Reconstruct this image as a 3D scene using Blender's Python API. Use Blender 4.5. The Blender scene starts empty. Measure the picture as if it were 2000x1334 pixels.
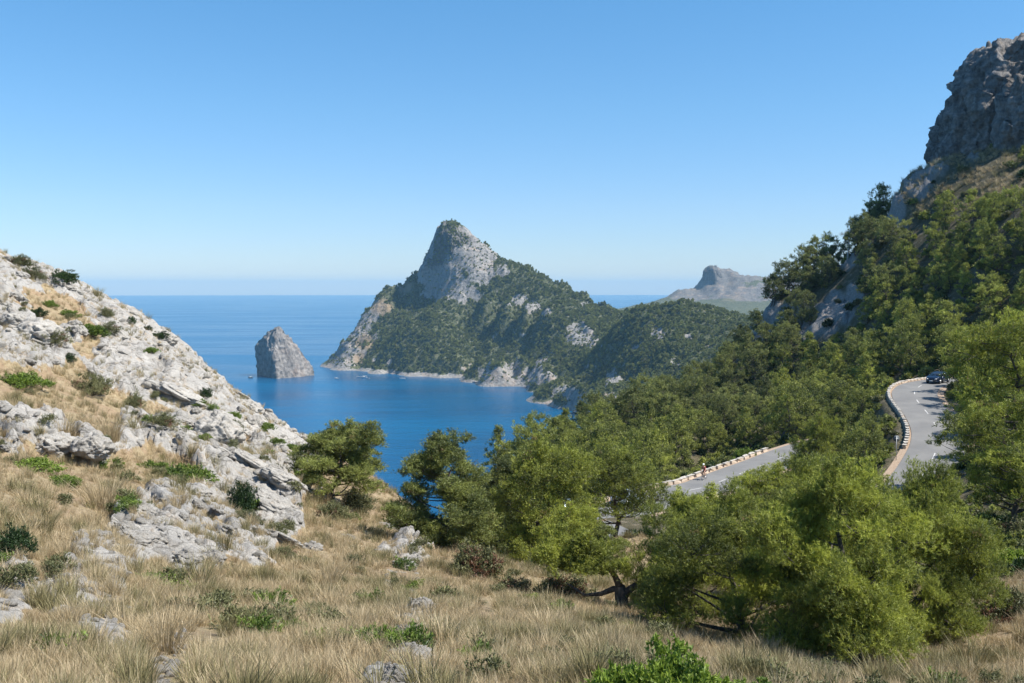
import bpy, bmesh, math, random
import numpy as np
from mathutils import Vector, Matrix

S = bpy.context.scene
COL = S.collection
R = math.radians

# ------------------------------------------------------------------ camera, sky, sun, exposure
EYE = 180.0                     # metres above the sea
FPX = 1944.0                    # focal length in pixels of a 2000 px wide picture (35 mm lens)
PITCH = R(3.09)
cam_data = bpy.data.cameras.new('camera')
cam_data.lens = 35.0
cam_data.sensor_width = 36.0 * 2000 / (FPX * 36 / 35.0)
cam_data.sensor_width = 2000 * 35.0 / FPX
cam_data.clip_start = 0.2
cam_data.clip_end = 90000
cam = bpy.data.objects.new('camera', cam_data)
COL.objects.link(cam)
cam.location = (0, 0, EYE)
cam.rotation_euler = (math.pi / 2 - PITCH, 0, 0)
S.camera = cam

SUN_EL, SUN_AZ = R(52), R(106)  # azimuth clockwise from the view direction (+Y)
W = bpy.data.worlds.new('World')
S.world = W
W.use_nodes = True
nt = W.node_tree
sky = nt.nodes.new('ShaderNodeTexSky')
sky.sky_type = 'NISHITA'
sky.sun_disc = False
sky.sun_elevation = SUN_EL
sky.sun_rotation = SUN_AZ
sky.altitude = 3000
sky.air_density = 1.5
sky.dust_density = 0.0
sky.ozone_density = 8.0
bg = nt.nodes['Background']
bg.inputs['Strength'].default_value = 0.120
tintn = nt.nodes.new('ShaderNodeMix'); tintn.data_type = 'RGBA'; tintn.blend_type = 'MULTIPLY'
tintn.inputs['Factor'].default_value = 1.0
skc = nt.nodes.new('ShaderNodeTexCoord'); skx = nt.nodes.new('ShaderNodeSeparateXYZ'); skr = nt.nodes.new('ShaderNodeValToRGB')
nt.links.new(skc.outputs['Generated'], skx.inputs[0]); nt.links.new(skx.outputs['Z'], skr.inputs['Fac'])
skr.color_ramp.interpolation = 'LINEAR'
skr.color_ramp.elements[0].position = 0.0; skr.color_ramp.elements[0].color = (0.58, 0.60, 0.70, 1)   # milky at the horizon
for _p, _c in ((0.08, (0.64, 0.67, 0.73, 1)), (0.17, (0.60, 0.73, 0.75, 1))):
    _e = skr.color_ramp.elements.new(_p); _e.color = _c
skr.color_ramp.elements[-1].position = 0.32; skr.color_ramp.elements[-1].color = (0.52, 0.79, 0.80, 1)   # clear cyan above
nt.links.new(skr.outputs['Color'], tintn.inputs['B'])
nt.links.new(sky.outputs['Color'], tintn.inputs['A'])
nt.links.new(tintn.outputs['Result'], bg.inputs['Color'])

sun_dir = Vector((math.sin(SUN_AZ) * math.cos(SUN_EL), math.cos(SUN_AZ) * math.cos(SUN_EL), math.sin(SUN_EL)))
sl = bpy.data.lights.new('sun', 'SUN')
sl.energy = 4.8
sl.angle = R(0.53)
sl.color = (1.0, 0.95, 0.87)
sun = bpy.data.objects.new('sun', sl)
COL.objects.link(sun)
sun.location = (60, -40, 300)
sun.rotation_euler = (-sun_dir).to_track_quat('-Z', 'Y').to_euler()

S.view_settings.view_transform = 'Standard'
S.view_settings.look = 'None'
S.view_settings.gamma = 1.0
S.view_settings.exposure = 0.82
S.view_settings.use_curve_mapping = False
S.cycles.max_bounces = 8
S.cycles.diffuse_bounces = 5
S.cycles.glossy_bounces = 2
S.cycles.transmission_bounces = 6
S.cycles.volume_bounces = 0
S.cycles.caustics_reflective = False
S.cycles.caustics_refractive = False

# ------------------------------------------------------------------ measuring: pixels of the photograph <-> places
CP, SP = math.cos(PITCH), math.sin(PITCH)

def ray(px, py):
    a, b = (px - 1000) / FPX, (667 - py) / FPX
    return np.array((a, CP + b * SP, -SP + b * CP))

def at(px, py, Y, dz=0.0):
    d = ray(px, py)
    return np.array((0, 0, EYE + dz)) + d * (Y / d[1])

def atz(px, py, z):
    d = ray(px, py)
    return np.array((0, 0, EYE)) + d * ((z - EYE) / d[2])

def proj(p):
    p = np.asarray(p, float)
    x, y, z = p[..., 0], p[..., 1], p[..., 2] - EYE
    f = np.maximum(y * CP - z * SP, 1e-3)
    u = y * SP + z * CP
    return 1000 + FPX * x / f, 667 - FPX * u / f

# ------------------------------------------------------------------ noise
_rs = np.random.RandomState(7)
_G = _rs.normal(size=(256, 3)); _G /= np.linalg.norm(_G, axis=1)[:, None]
_V = _rs.rand(4096, 3)

def _hash(ix, iy, iz, seed=0):
    h = (ix.astype(np.int64) * 374761393 + iy.astype(np.int64) * 668265263 + iz.astype(np.int64) * 2147483647 + seed * 974634777) & 0xffffffff
    h = ((h ^ (h >> 13)) * 1274126177) & 0xffffffff
    h = ((h ^ (h >> 16)) * 2246822519) & 0xffffffff
    return h ^ (h >> 15)

def perlin(p, seed=0):
    p = np.asarray(p, float)
    i = np.floor(p).astype(np.int64); f = p - i
    u = f * f * f * (f * (f * 6 - 15) + 10)
    out = 0
    for dx in (0, 1):
        wx = u[:, 0] if dx else 1 - u[:, 0]
        for dy in (0, 1):
            wy = u[:, 1] if dy else 1 - u[:, 1]
            for dz in (0, 1):
                wz = u[:, 2] if dz else 1 - u[:, 2]
                g = _G[_hash(i[:, 0] + dx, i[:, 1] + dy, i[:, 2] + dz, seed) & 255]
                out = out + wx * wy * wz * (g[:, 0] * (f[:, 0] - dx) + g[:, 1] * (f[:, 1] - dy) + g[:, 2] * (f[:, 2] - dz))
    return out * 1.6

def fbm(p, oct=4, seed=0, gain=0.5, lac=2.03):
    a, s, o = 1.0, 0.0, 0
    q = np.asarray(p, float)
    for k in range(oct):
        o = o + a * perlin(q, seed + k); s += a; a *= gain; q = q * lac + 17.3
    return o / s

def ridged(p, oct=4, seed=0, gain=0.5, lac=2.1):
    a, s, o = 1.0, 0.0, 0
    q = np.asarray(p, float)
    for k in range(oct):
        o = o + a * (1 - np.abs(perlin(q, seed + k)) * 1.6); s += a; a *= gain; q = q * lac + 9.1
    return o / s

def worley(p, seed=0):
    p = np.asarray(p, float)
    i = np.floor(p).astype(np.int64)
    f1 = np.full(len(p), 9.0); f2 = np.full(len(p), 9.0); cid = np.zeros(len(p), np.int64)
    for dx in (-1, 0, 1):
        for dy in (-1, 0, 1):
            for dz in (-1, 0, 1):
                c = i + (dx, dy, dz)
                h = _hash(c[:, 0], c[:, 1], c[:, 2], seed) & 4095
                d = np.linalg.norm(c + _V[h] - p, axis=1)
                m = d < f1
                f2 = np.where(m, f1, np.minimum(f2, d))
                cid = np.where(m, h, cid)
                f1 = np.where(m, d, f1)
    return f1, f2, cid / 4096.0

def smooth(a, b, x):
    t = np.clip((x - a) / (b - a), 0, 1)
    return t * t * (3 - 2 * t)

def v3(x, y, z=0.0):
    return np.stack([x, y, np.zeros_like(x) + z], -1)

class Surface:
    """a smooth height field through scattered points"""
    def __init__(self, pts, c=0.6, e=0.75, lam=0.0):
        P = np.array(pts, float)
        self.x = P[:, :2]; self.c = c; self.e = e
        n = len(P)
        A = self.phi(np.linalg.norm(self.x[:, None] - self.x[None], axis=2)) + np.eye(n) * lam
        Q = np.hstack([np.ones((n, 1)), self.x])
        M = np.block([[A, Q], [Q.T, np.zeros((3, 3))]])
        self.w = np.linalg.solve(M, np.concatenate([P[:, 2], np.zeros(3)]))
    def phi(self, r):
        return -(r * r + self.c ** 2) ** self.e
    def __call__(self, x, y):
        x = np.asarray(x, float).ravel(); y = np.asarray(y, float).ravel()
        out = np.empty(len(x)); n = len(self.x)
        for k in range(0, len(x), 20000):
            d = np.hypot(x[k:k+20000, None] - self.x[None, :, 0], y[k:k+20000, None] - self.x[None, :, 1])
            out[k:k+20000] = self.phi(d) @ self.w[:n] + self.w[n] + self.w[n+1] * x[k:k+20000] + self.w[n+2] * y[k:k+20000]
        return out

# ------------------------------------------------------------------ meshes and objects
def mesh_np(name, co, faces, attrs=None, smooth_shade=False, mat=None):
    """co (n,3); faces: an int array (m,k) or a list of such arrays"""
    me = bpy.data.meshes.new(name)
    co = np.asarray(co, np.float32)
    fl = [np.asarray(f, np.int32) for f in (faces if isinstance(faces, list) else [faces]) if len(f)]
    me.vertices.add(len(co)); me.vertices.foreach_set('co', co.ravel())
    loops = np.concatenate([f.ravel() for f in fl])
    sizes = np.concatenate([np.full(len(f), f.shape[1], np.int32) for f in fl])
    me.loops.add(len(loops)); me.loops.foreach_set('vertex_index', loops)
    me.polygons.add(len(sizes))
    me.polygons.foreach_set('loop_start', np.concatenate([[0], np.cumsum(sizes)[:-1]]).astype(np.int32))
    me.update(calc_edges=True)
    for k, v in (attrs or {}).items():
        v = np.asarray(v, np.float32)
        if v.ndim == 1:
            a = me.attributes.new(k, 'FLOAT', 'POINT'); a.data.foreach_set('value', v)
        else:
            a = me.attributes.new(k, 'FLOAT_COLOR', 'POINT')
            if v.shape[1] == 3: v = np.hstack([v, np.ones((len(v), 1), np.float32)])
            a.data.foreach_set('color', v.ravel())
    if smooth_shade:
        me.polygons.foreach_set('use_smooth', np.ones(len(sizes), bool))
    if mat: me.materials.append(mat)
    return me

def link(name, data, parent=None, loc=None, rot=None, scale=None):
    o = bpy.data.objects.new(name, data)
    COL.objects.link(o)
    if parent is not None: o.parent = parent
    if loc is not None: o.location = loc
    if rot is not None: o.rotation_euler = rot
    if scale is not None: o.scale = scale if hasattr(scale, '__len__') else (scale,) * 3
    return o

def tag(o, label=None, cat=None, group=None, kind=None):
    if label: o['label'] = label
    if cat: o['category'] = cat
    if group: o['group'] = group
    if kind: o['kind'] = kind
    return o

def thing(name, label, cat, loc=(0, 0, 0), rotz=0.0, group=None, scale=None):
    o = link(name, None, loc=loc, rot=(0, 0, rotz), scale=scale)
    o.empty_display_size = 0.2
    return tag(o, label, cat, group)

def grid_faces(nu, nv):
    i = np.arange(nu - 1)[:, None] * nv + np.arange(nv - 1)[None]
    i = i.ravel()
    return np.stack([i, i + nv, i + nv + 1, i + 1], -1)

def tube(pts, rad, sides=8, cap=True):
    pts = np.asarray(pts, float); n = len(pts)
    rad = np.broadcast_to(np.asarray(rad, float), (n,))
    t = np.gradient(pts, axis=0); t /= np.linalg.norm(t, axis=1)[:, None] + 1e-9
    ref = np.array((0.31, 0.2, 0.93)) if abs(t[0, 2]) < 0.9 else np.array((1.0, 0.1, 0.0))
    a = np.cross(t, ref); a /= np.linalg.norm(a, axis=1)[:, None] + 1e-9
    b = np.cross(t, a)
    th = np.linspace(0, 2 * math.pi, sides, endpoint=False)
    co = pts[:, None] + rad[:, None, None] * (a[:, None] * np.cos(th)[None, :, None] + b[:, None] * np.sin(th)[None, :, None])
    co = co.reshape(-1, 3)
    f = []
    for i in range(n - 1):
        for k in range(sides):
            k2 = (k + 1) % sides
            f.append((i * sides + k, i * sides + k2, (i + 1) * sides + k2, (i + 1) * sides + k))
    f = np.array(f)
    caps = []
    if cap:
        caps = [np.array([list(range(sides))[::-1]]), np.array([[(n - 1) * sides + k for k in range(sides)]])]
    return co, [f] + caps

def join(parts):
    """join (co, [faces...]) pieces into one"""
    cos, by = [], {}
    off = 0
    for co, fl in parts:
        cos.append(co)
        for f in (fl if isinstance(fl, list) else [fl]):
            f = np.asarray(f)
            if len(f): by.setdefault(f.shape[1], []).append(f + off)
        off += len(co)
    return np.concatenate(cos), [np.concatenate(v) for v in by.values()]

def box(c, s, rotz=0.0, taper=0.0):
    x, y, z = np.array(s) / 2
    t = 1 - taper
    co = np.array([(-x, -y, -z), (x, -y, -z), (x, y, -z), (-x, y, -z), (-x*t, -y*t, z), (x*t, -y*t, z), (x*t, y*t, z), (-x*t, y*t, z)])
    cr, sr = math.cos(rotz), math.sin(rotz)
    co = co @ np.array([(cr, sr, 0), (-sr, cr, 0), (0, 0, 1)]) + np.array(c)
    return co, [np.array([(0, 3, 2, 1), (4, 5, 6, 7), (0, 1, 5, 4), (1, 2, 6, 5), (2, 3, 7, 6), (3, 0, 4, 7)])]

# ------------------------------------------------------------------ materials
class NT:
    def __init__(self, name):
        self.m = bpy.data.materials.new(name); self.m.use_nodes = True
        self.t = self.m.node_tree
        self.b = self.t.nodes['Principled BSDF']
        self.out = self.t.nodes['Material Output']
        self.b.inputs['Specular IOR Level'].default_value = 0.25
    def n(self, typ, **kw):
        x = self.t.nodes.new(typ)
        for k, v in kw.items(): setattr(x, k, v)
        return x
    def l(self, a, b): self.t.links.new(a, b); return b
    def val(self, sock, v):
        if hasattr(v, 'is_output'): self.l(v, sock)
        else: sock.default_value = v
    def attr(self, name, out='Fac'):
        x = self.n('ShaderNodeAttribute', attribute_name=name); return x.outputs[out]
    def coords(self, scale=1.0, rot=(0, 0, 0), kind='Object'):
        tc = self.n('ShaderNodeTexCoord'); mp = self.n('ShaderNodeMapping')
        mp.inputs['Scale'].default_value = scale if hasattr(scale, '__len__') else (scale,) * 3
        mp.inputs['Rotation'].default_value = rot
        self.l(tc.outputs[kind], mp.inputs['Vector']); return mp.outputs['Vector']
    def noise(self, vec, scale, detail=4, rough=0.55, dist=0.0, out='Fac'):
        x = self.n('ShaderNodeTexNoise')
        x.inputs['Scale'].default_value = scale; x.inputs['Detail'].default_value = detail
        x.inputs['Roughness'].default_value = rough; x.inputs['Distortion'].default_value = dist
        if vec is not None: self.l(vec, x.inputs['Vector'])
        return x.outputs[out]
    def voro(self, vec, scale, feature='F1', out='Distance', rnd=1.0):
        x = self.n('ShaderNodeTexVoronoi', feature=feature)
        x.inputs['Scale'].default_value = scale; x.inputs['Randomness'].default_value = rnd
        if vec is not None: self.l(vec, x.inputs['Vector'])
        return x.outputs[out]
    def ramp(self, fac, stops):
        x = self.n('ShaderNodeValToRGB')
        e = x.color_ramp.elements
        while len(e) < len(stops): e.new(0.5)
        for k, (p, c) in enumerate(stops):
            e[k].position = p; e[k].color = (*c, 1) if hasattr(c, '__len__') else (c, c, c, 1)
        self.l(fac, x.inputs['Fac']); return x.outputs['Color']
    def mix(self, fac, a, b, blend='MIX'):
        x = self.n('ShaderNodeMix', data_type='RGBA', blend_type=blend)
        self.val(x.inputs['Factor'], fac)
        for s, v in ((x.inputs['A'], a), (x.inputs['B'], b)):
            if isinstance(v, tuple): v = (*v, 1)[:4]
            self.val(s, v)
        return x.outputs['Result']
    def math(self, op, a, b=0.0, clamp=False):
        x = self.n('ShaderNodeMath', operation=op, use_clamp=clamp)
        self.val(x.inputs[0], a); self.val(x.inputs[1], b); return x.outputs[0]
    def bump(self, h, strength=0.5, dist=0.1, normal=None):
        x = self.n('ShaderNodeBump')
        x.inputs['Strength'].default_value = strength; x.inputs['Distance'].default_value = dist
        self.l(h, x.inputs['Height'])
        if normal is not None: self.l(normal, x.inputs['Normal'])
        return x.outputs['Normal']
    def set(self, **kw):
        for k, v in kw.items():
            s = self.b.inputs[k.replace('_', ' ')]
            if isinstance(v, tuple): v = (*v, 1)[:4]
            self.val(s, v)
        return self.m

def plain(name, col, rough=0.6, metal=0.0, vary=0.12, scale=6.0):
    t = NT(name)
    n = t.noise(t.coords(scale), 1.0, 4)
    c = t.mix(t.math('MULTIPLY', n, 1.0), tuple(x * (1 - vary) for x in col), tuple(min(1, x * (1 + vary)) for x in col))
    return t.set(Base_Color=c, Roughness=rough, Metallic=metal)
# ------------------------------------------------------------------ roads (centre lines measured on the photograph)
UPPER = [at(1960, 738, 152), at(1880, 741, 144), at(1830, 745, 139), at(1800, 752, 135), at(1787, 764, 130), at(1789, 778, 125), at(1801, 795, 120),
         at(1817, 812, 115), at(1831, 840, 109.5), at(1833, 866, 105), at(1823, 892, 100.5), at(1800, 930, 95), at(1750, 990, 88),
         at(1640, 1055, 81), at(1440, 1112, 75), at(1260, 1118, 73.5), at(1150, 1110, 75.5)]
LOWER = [at(1060, 1085, 78.5), at(1030, 1050, 83), at(1090, 1022, 89), at(1210, 996, 94.5), at(1320, 965, 102), at(1380, 950, 105.5), at(1416, 937, 109.5), at(1460, 921, 115),
         at(1500, 905, 120), at(1542, 888, 126), at(1590, 872, 132), at(1640, 858, 137)]
PARK = [at(1110, 1075, 79.5), at(1180, 1050, 83), at(1250, 1040, 84.5)]
HW_U, HW_L, HW_P = 2.75, 3.1, 5.2

def resample(P, step):
    P = np.asarray(P, float)
    # Catmull-Rom through the points, then even steps
    Q = np.vstack([2 * P[0] - P[1], P, 2 * P[-1] - P[-2]])
    out = []
    for i in range(1, len(Q) - 2):
        t = np.linspace(0, 1, 24, endpoint=False)[:, None]
        a, b, c, d = Q[i-1], Q[i], Q[i+1], Q[i+2]
        out.append(0.5 * (2*b + (c-a)*t + (2*a-5*b+4*c-d)*t*t + (3*b-a-3*c+d)*t**3))
    out = np.vstack(out + [P[-1:]])
    s = np.concatenate([[0], np.cumsum(np.linalg.norm(np.diff(out, axis=0), axis=1))])
    u = np.arange(0, s[-1], step)
    return np.stack([np.interp(u, s, out[:, k]) for k in range(3)], -1)

UPPER_L, LOWER_L, PARK_L = resample(UPPER, 0.5), resample(LOWER, 0.5), resample(PARK, 0.5)
for L in (LOWER_L, PARK_L): pass
# smooth heights along the roads
def smooth_z(L, k=17):
    z = np.pad(L[:, 2], k, mode='edge')
    L[:, 2] = np.convolve(z, np.ones(2*k+1) / (2*k+1), 'valid')
for L in (UPPER_L, LOWER_L, PARK_L): smooth_z(L)

def road_near(L, x, y):
    """distance to a centre line and its height there"""
    d = np.full(len(x), 1e9); z = np.zeros(len(x))
    for p in L[::3]:
        q = np.hypot(x - p[0], y - p[1]); m = q < d
        d = np.where(m, q, d); z = np.where(m, p[2], z)
    return d, z

# ------------------------------------------------------------------ the near land: heights
NP_ = []
def T(px, py, Y, dz=0.0): NP_.append(at(px, py, Y, dz))
NP_ += [np.array((0, 0, EYE - 1.75)), np.array((-12, 0, EYE - 0.4)), np.array((14, 0, EYE - 3.6)), np.array((0, -15, EYE + 1.0)), np.array((-30, -5, EYE + 5)), np.array((40, -5, EYE - 3.0))]
for a in [(-500,1334,7.5),(-250,1334,7.7),(0,1334,8),(300,1334,8.5),(800,1334,9),(1200,1334,10),(1500,1334,12),(1640,1334,14.2),(1800,1334,14.5),(2000,1334,14.5),(2400,1334,14),
          (-300,1200,10.5),(0,1200,11.5),(300,1200,13.5),(600,1200,15.5),(800,1200,15.5),(1000,1200,17.5),(1200,1197,22),(1300,1210,22),(1450,1250,20),(1640,1293,17),(1790,1270,19),(1900,1200,22),(2000,1180,23),(2300,1180,20),
          (0,1100,14),(250,1100,18),(500,1100,22),(700,1100,25),(900,1090,29.5),(1000,1150,24.5),(-300,1050,13.5),
          (0,1000,18),(250,1000,24),(500,1000,32),(655,990,40),(760,1020,42),(880,1078,33),(800,1012,46),(760,952,53),(720,925,57),
          (0,900,25),(200,900,32),(350,920,34),(500,905,44),(600,905,52),(-300,880,21),
          (0,800,33),(200,800,42),(400,800,52),(500,822,57),(-300,740,34),
          (0,700,42),(150,700,50),(300,700,58),(-300,600,48),
          (0,600,55),(100,600,60),(200,622,63),
          (-300,380,72),(0,497,72),(130,545,70),(210,600,70),(310,652,68),(380,717,66),(440,772,64),(520,822,62),(590,877,60.5),(655,908,59)]: T(*a)
# behind the left skyline the land falls to the sea
for (px, py, Y) in [(-300,380,72),(0,497,72),(130,545,70),(210,600,70),(310,652,68),(380,717,66),(440,772,64),(520,822,62),(590,877,60.5),(655,908,59),(720,925,57)]:
    p = at(px, py, Y)
    NP_.append(p + (1.0, 9, -5.5)); NP_.append(p + (0, 30, -32)); NP_.append(p + (-8, 85, -105))
NP_.append(at(800, 1012, 46) + (-1, 14, -6)); NP_.append(at(800, 1012, 46) + (-9, 40, -30)); NP_.append(at(880, 1078, 33) + (4, 22, -8))
# down to the roads
for a in [(1050,1135,37),(1195,1045,55),(1120,1120,52),(1300,1150,48),(1440,1160,48),(1600,1120,50),(1760,1080,52),(1900,1100,42),(1975,1058,38),(2150,1000,40),
          (1000,1050,72),(940,1010,84)]: T(*a)
for L in (UPPER_L, LOWER_L):
    for p in L[::14]: NP_.append(p.copy())
for p in PARK_L[::8]: NP_.append(p.copy())
for a in [(1930,905,62),(2050,830,70),(1960,900,84),(2100,860,90),(1960,800,108),(2050,760,118),(1900,780,122),(2000,700,138)]: T(*a)
# outer side of the lower road and the wood behind it (heights of the ground under the trees)
for a in [(1000,960,112,-4),(1120,960,118,-4),(1250,950,122,-3.5),(1330,930,122,-2.5),(1450,890,130,-2),(930,930,100,-6),(880,960,84,-8),(1000,890,132,-6),(1080,845,160,-6),(1150,800,185,-6),(1230,768,205,-6),(1300,742,220,-6),(1380,698,240,-6),(1440,668,256,-5),
          (1200,865,142,-6),(1300,850,152,-6),(1400,830,162,-6),(1500,800,172,-6),(1400,765,200,-6),(1500,730,212,-6),(1600,720,192,-6),(1650,800,154,-5),(1560,845,147,-4),
          (1690,850,122,-4),(1650,900,108,-3),(1560,950,103,-3),(1480,980,98,-2),(1660,980,92,-2),
          (1500,578,252,-3),(1480,650,246,-1),(1600,625,226),(1560,640,236),(1600,490,256,-6),(1680,455,252,-5),(1650,590,228),(1735,420,246),(1760,360,244),(1790,345,243),(1838,310,240),(1900,305,236),(1960,292,228),
          (1750,610,192,-5),(1850,510,192,-5),(1950,410,182,-5),(2020,340,184,-3),(1700,690,172,-5),(1780,690,160,-4),(1850,670,152,-4),(1950,610,150,-4),(2100,560,150,-4),
          (2200,300,200),(2300,150,235),(2500,400,160),(2500,800,80)]: T(*a)
# behind the right skyline and the wood's edge towards the bay
for (px, py, Y, dz) in [(1000,890,132,-6),(1080,845,160,-6),(1150,800,185,-6),(1230,768,205,-6),(1300,742,220,-6),(1380,698,240,-6)]:
    p = at(px, py, Y, dz)
    NP_.append(p + (-6, 14, -9)); NP_.append(p + (-22, 60, -60)); NP_.append(p + (-30, 150, -125))
for (px, py, Y, dz) in [(1440,668,256,-5),(1500,578,252,-3),(1600,490,256,-6),(1680,455,252,-5),(1735,420,246,0),(1838,310,240,0)]:
    p = at(px, py, Y, dz)
    NP_.append(p + (2, 16, -6)); NP_.append(p + (0, 70, -45)); NP_.append(p + (0, 170, -110))
near = Surface(NP_, c=0.8, e=0.62, lam=0.1)

# rock (+) and grass (-) as seen over the slope, looked up where each spot of ground lies
ROCK = np.array([(30,760,-1),(120,800,-1),(200,840,-1),(60,830,-1),(150,745,-.8),(220,790,-.6),(30,660,1),(100,690,1),(150,650,.7),(50,540,.5),(130,560,.8),(100,600,-.3),(140,625,-.6),(180,600,.7),(220,640,.8),(170,655,-.6),
 (270,660,.5),(240,690,1),(300,720,1),(320,680,.8),(250,760,1),(200,730,.8),(350,780,1),(400,820,1),(320,820,-.5),(285,815,-.7),(350,850,-.3),(420,860,1),(450,820,1),(500,850,.8),(470,865,-.4),(550,860,.7),(100,862,1),(180,890,.9),(50,855,.8),
 (260,850,1),(330,870,.9),(380,890,.9),(480,905,1),(540,930,1),(450,930,.6),(350,925,-1),(300,920,-.8),(430,960,.5),(530,985,1),(500,970,.8),(380,970,.6),(230,960,-1),(60,930,-1),(120,900,-1),(150,960,-1),(270,1000,.6),(250,1040,.8),(330,1010,.5),(280,1070,.9),
 (180,1000,-.8),(400,1030,.3),(470,1040,.8),(550,1045,.9),(520,1065,.5),(200,1110,.8),(150,1140,1),(185,1190,1),(10,1150,.9),(20,1120,.8),(60,1060,-1),(90,1100,-.6),(360,1100,.6),(410,1100,.3),(300,1130,-.9),(100,1250,-1),(330,1200,-1),(450,1150,-1),
 (650,1100,-1),(700,1250,-1),(500,1250,-1),(750,1030,-.4),(690,1050,-.3),(790,1110,.4),(815,1230,.4),(790,1300,.5),(775,1330,.4),(1000,1200,-1),(1300,1280,-1),(900,1150,-1),(600,950,-.5),(640,1030,-1),(700,945,-.2),(740,960,-.2),(770,975,-.4),(720,1230,-1),(880,1260,-1),
 (1900,1200,-1),(1700,1330,-1),(1200,1250,-1),(560,960,-.2),(570,1080,-1),(-200,700,.3),(-200,1000,-.7),(300,600,.8),(400,700,.8)])

def rock_mask(p):
    px, py = proj(p)
    num = 0; den = 1e-9
    for a, b, v in ROCK:
        w = 1.0 / ((px - a) ** 2 + ((py - b) * 1.25) ** 2 + 250) ** 1.7
        num = num + w * v; den = den + w
    m = num / den
    # across and down the strata
    ea = np.array((0.81, -0.40, -0.42)); ea /= np.linalg.norm(ea)
    eb = np.cross(ea, (0.2, -0.6, 0.77)); eb /= np.linalg.norm(eb)
    q = np.stack([p @ ea * 0.45, p @ eb * 1.1, p @ np.cross(ea, eb)], -1)
    m = m + 0.95 * fbm(q * 0.5, 5, 3, 0.6) + 0.5 * fbm(q * 2.2, 3, 9) - 0.15
    near_hill = smooth(63, 52, p[:, 1] - 0.25 * np.minimum(p[:, 0] + 12, 0)) * smooth(14, 4, p[:, 0])
    near_hill = np.where((p[:, 0] < -4) & (p[:, 1] < 110), 1.0, near_hill)
    return smooth(-0.12, 0.22, m), near_hill

WOODROCK = np.array([(1500,625,1,40),(1475,650,1,25),(1560,600,.6,35),(1640,600,1.1,30),(1610,625,1.1,30),(1580,640,1,22),(1670,575,.9,20),(1740,400,1,30),(1790,350,1,35),(1830,320,.9,30),(1900,310,.5,22),(1650,505,.8,30),(1690,470,.6,22),(1560,520,.4,25),(1950,320,.3,30),(1760,450,.6,25)])

def land(x, y, relief=True):
    """height of the near land, and its cover: rock, wood floor"""
    x = np.asarray(x, float).ravel(); y = np.asarray(y, float).ravel()
    h = near(x, y)
    p = v3(x, y, h)
    rock, hill = rock_mask(p)
    rock = rock * hill
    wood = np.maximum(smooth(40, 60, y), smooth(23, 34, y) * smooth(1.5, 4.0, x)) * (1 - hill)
    px, py = proj(p)
    wr = np.zeros(len(x))
    for a, b, v, r in WOODROCK:
        wr = np.maximum(wr, v * np.exp(-(((px - a) / r) ** 2 + ((py - b) / r) ** 2)))
    wr = wr * (y > 140)
    wr = smooth(0.32, 0.5, wr + 0.25 * fbm(p * 0.16, 3, 31))
    if relief:
        # strata run down the slope, parallel to its skyline
        ea = np.array((0.81, -0.40, -0.42)); ea /= np.linalg.norm(ea)
        eb = np.cross(ea, (0.2, -0.6, 0.77)); eb /= np.linalg.norm(eb); ec = np.cross(ea, eb)
        q = np.stack([p @ ea * 0.42, p @ eb, p @ ec], -1)
        s = np.clip((np.hypot(x, y) - 6) / 30, 0.25, 1.0)
        warp = q + 0.5 * np.stack([fbm(q * 0.7, 2, 41), fbm(q * 0.7, 2, 43), fbm(q * 0.7, 2, 47)], -1)
        f1, f2, cid = worley(warp * np.array((0.62, 0.72, 0.72)), 5)
        g1, g2, cig = worley(warp * np.array((1.9, 1.9, 1.9)), 6)
        k1, k2, cik = worley(warp * np.array((4.2, 5.6, 5.0)), 8)
        blocks = 0.55 * np.minimum(f2 - f1, 0.30) + 0.50 * (cid - 0.45) + 0.40 * np.minimum(g2 - g1, 0.25) + 0.26 * (cig - 0.5) + 0.16 * np.minimum(k2 - k1, 0.3) + 0.10 * (cik - 0.5)
        craggy = blocks + 0.75 * (ridged(q * np.array((0.42, 0.46, 0.46)), 6, 51, 0.58) - 0.55) + 0.10 * fbm(q * 5.5, 3, 57)
        soft = 0.10 * fbm(q * 0.8, 3, 61) + 0.35 * fbm(q * 0.13, 2, 63) * s
        big = fbm(q * 0.17, 3, 71)
        h = h + hill * (soft + rock * s * (0.26 + 0.82 * craggy) + 0.9 * rock * big * s)
        h = h + (1 - hill) * (0.08 * fbm(p * 0.6, 3, 64) + smooth(120, 200, y) * 2.2 * fbm(p * 0.045, 3, 65))
        h = h + wr * (2.6 * (ridged(v3(x, y, h) * 0.14, 5, 81) - 0.5) + 1.0 * fbm(p * 0.5, 3, 83) + 1.6 * (worley(p * 0.3, 85)[2] - 0.5) + 0.8 * (worley(p * 0.9, 86)[2] - 0.5))
    for L, hw in ((UPPER_L, HW_U), (LOWER_L, HW_L), (PARK_L, HW_P)):
        d, z = road_near(L, x, y)
        w = smooth(hw + 5.0, hw + 0.9, d)
        h = h * (1 - w) + (z - 0.16) * w
    return h, rock, wood, wr

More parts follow.
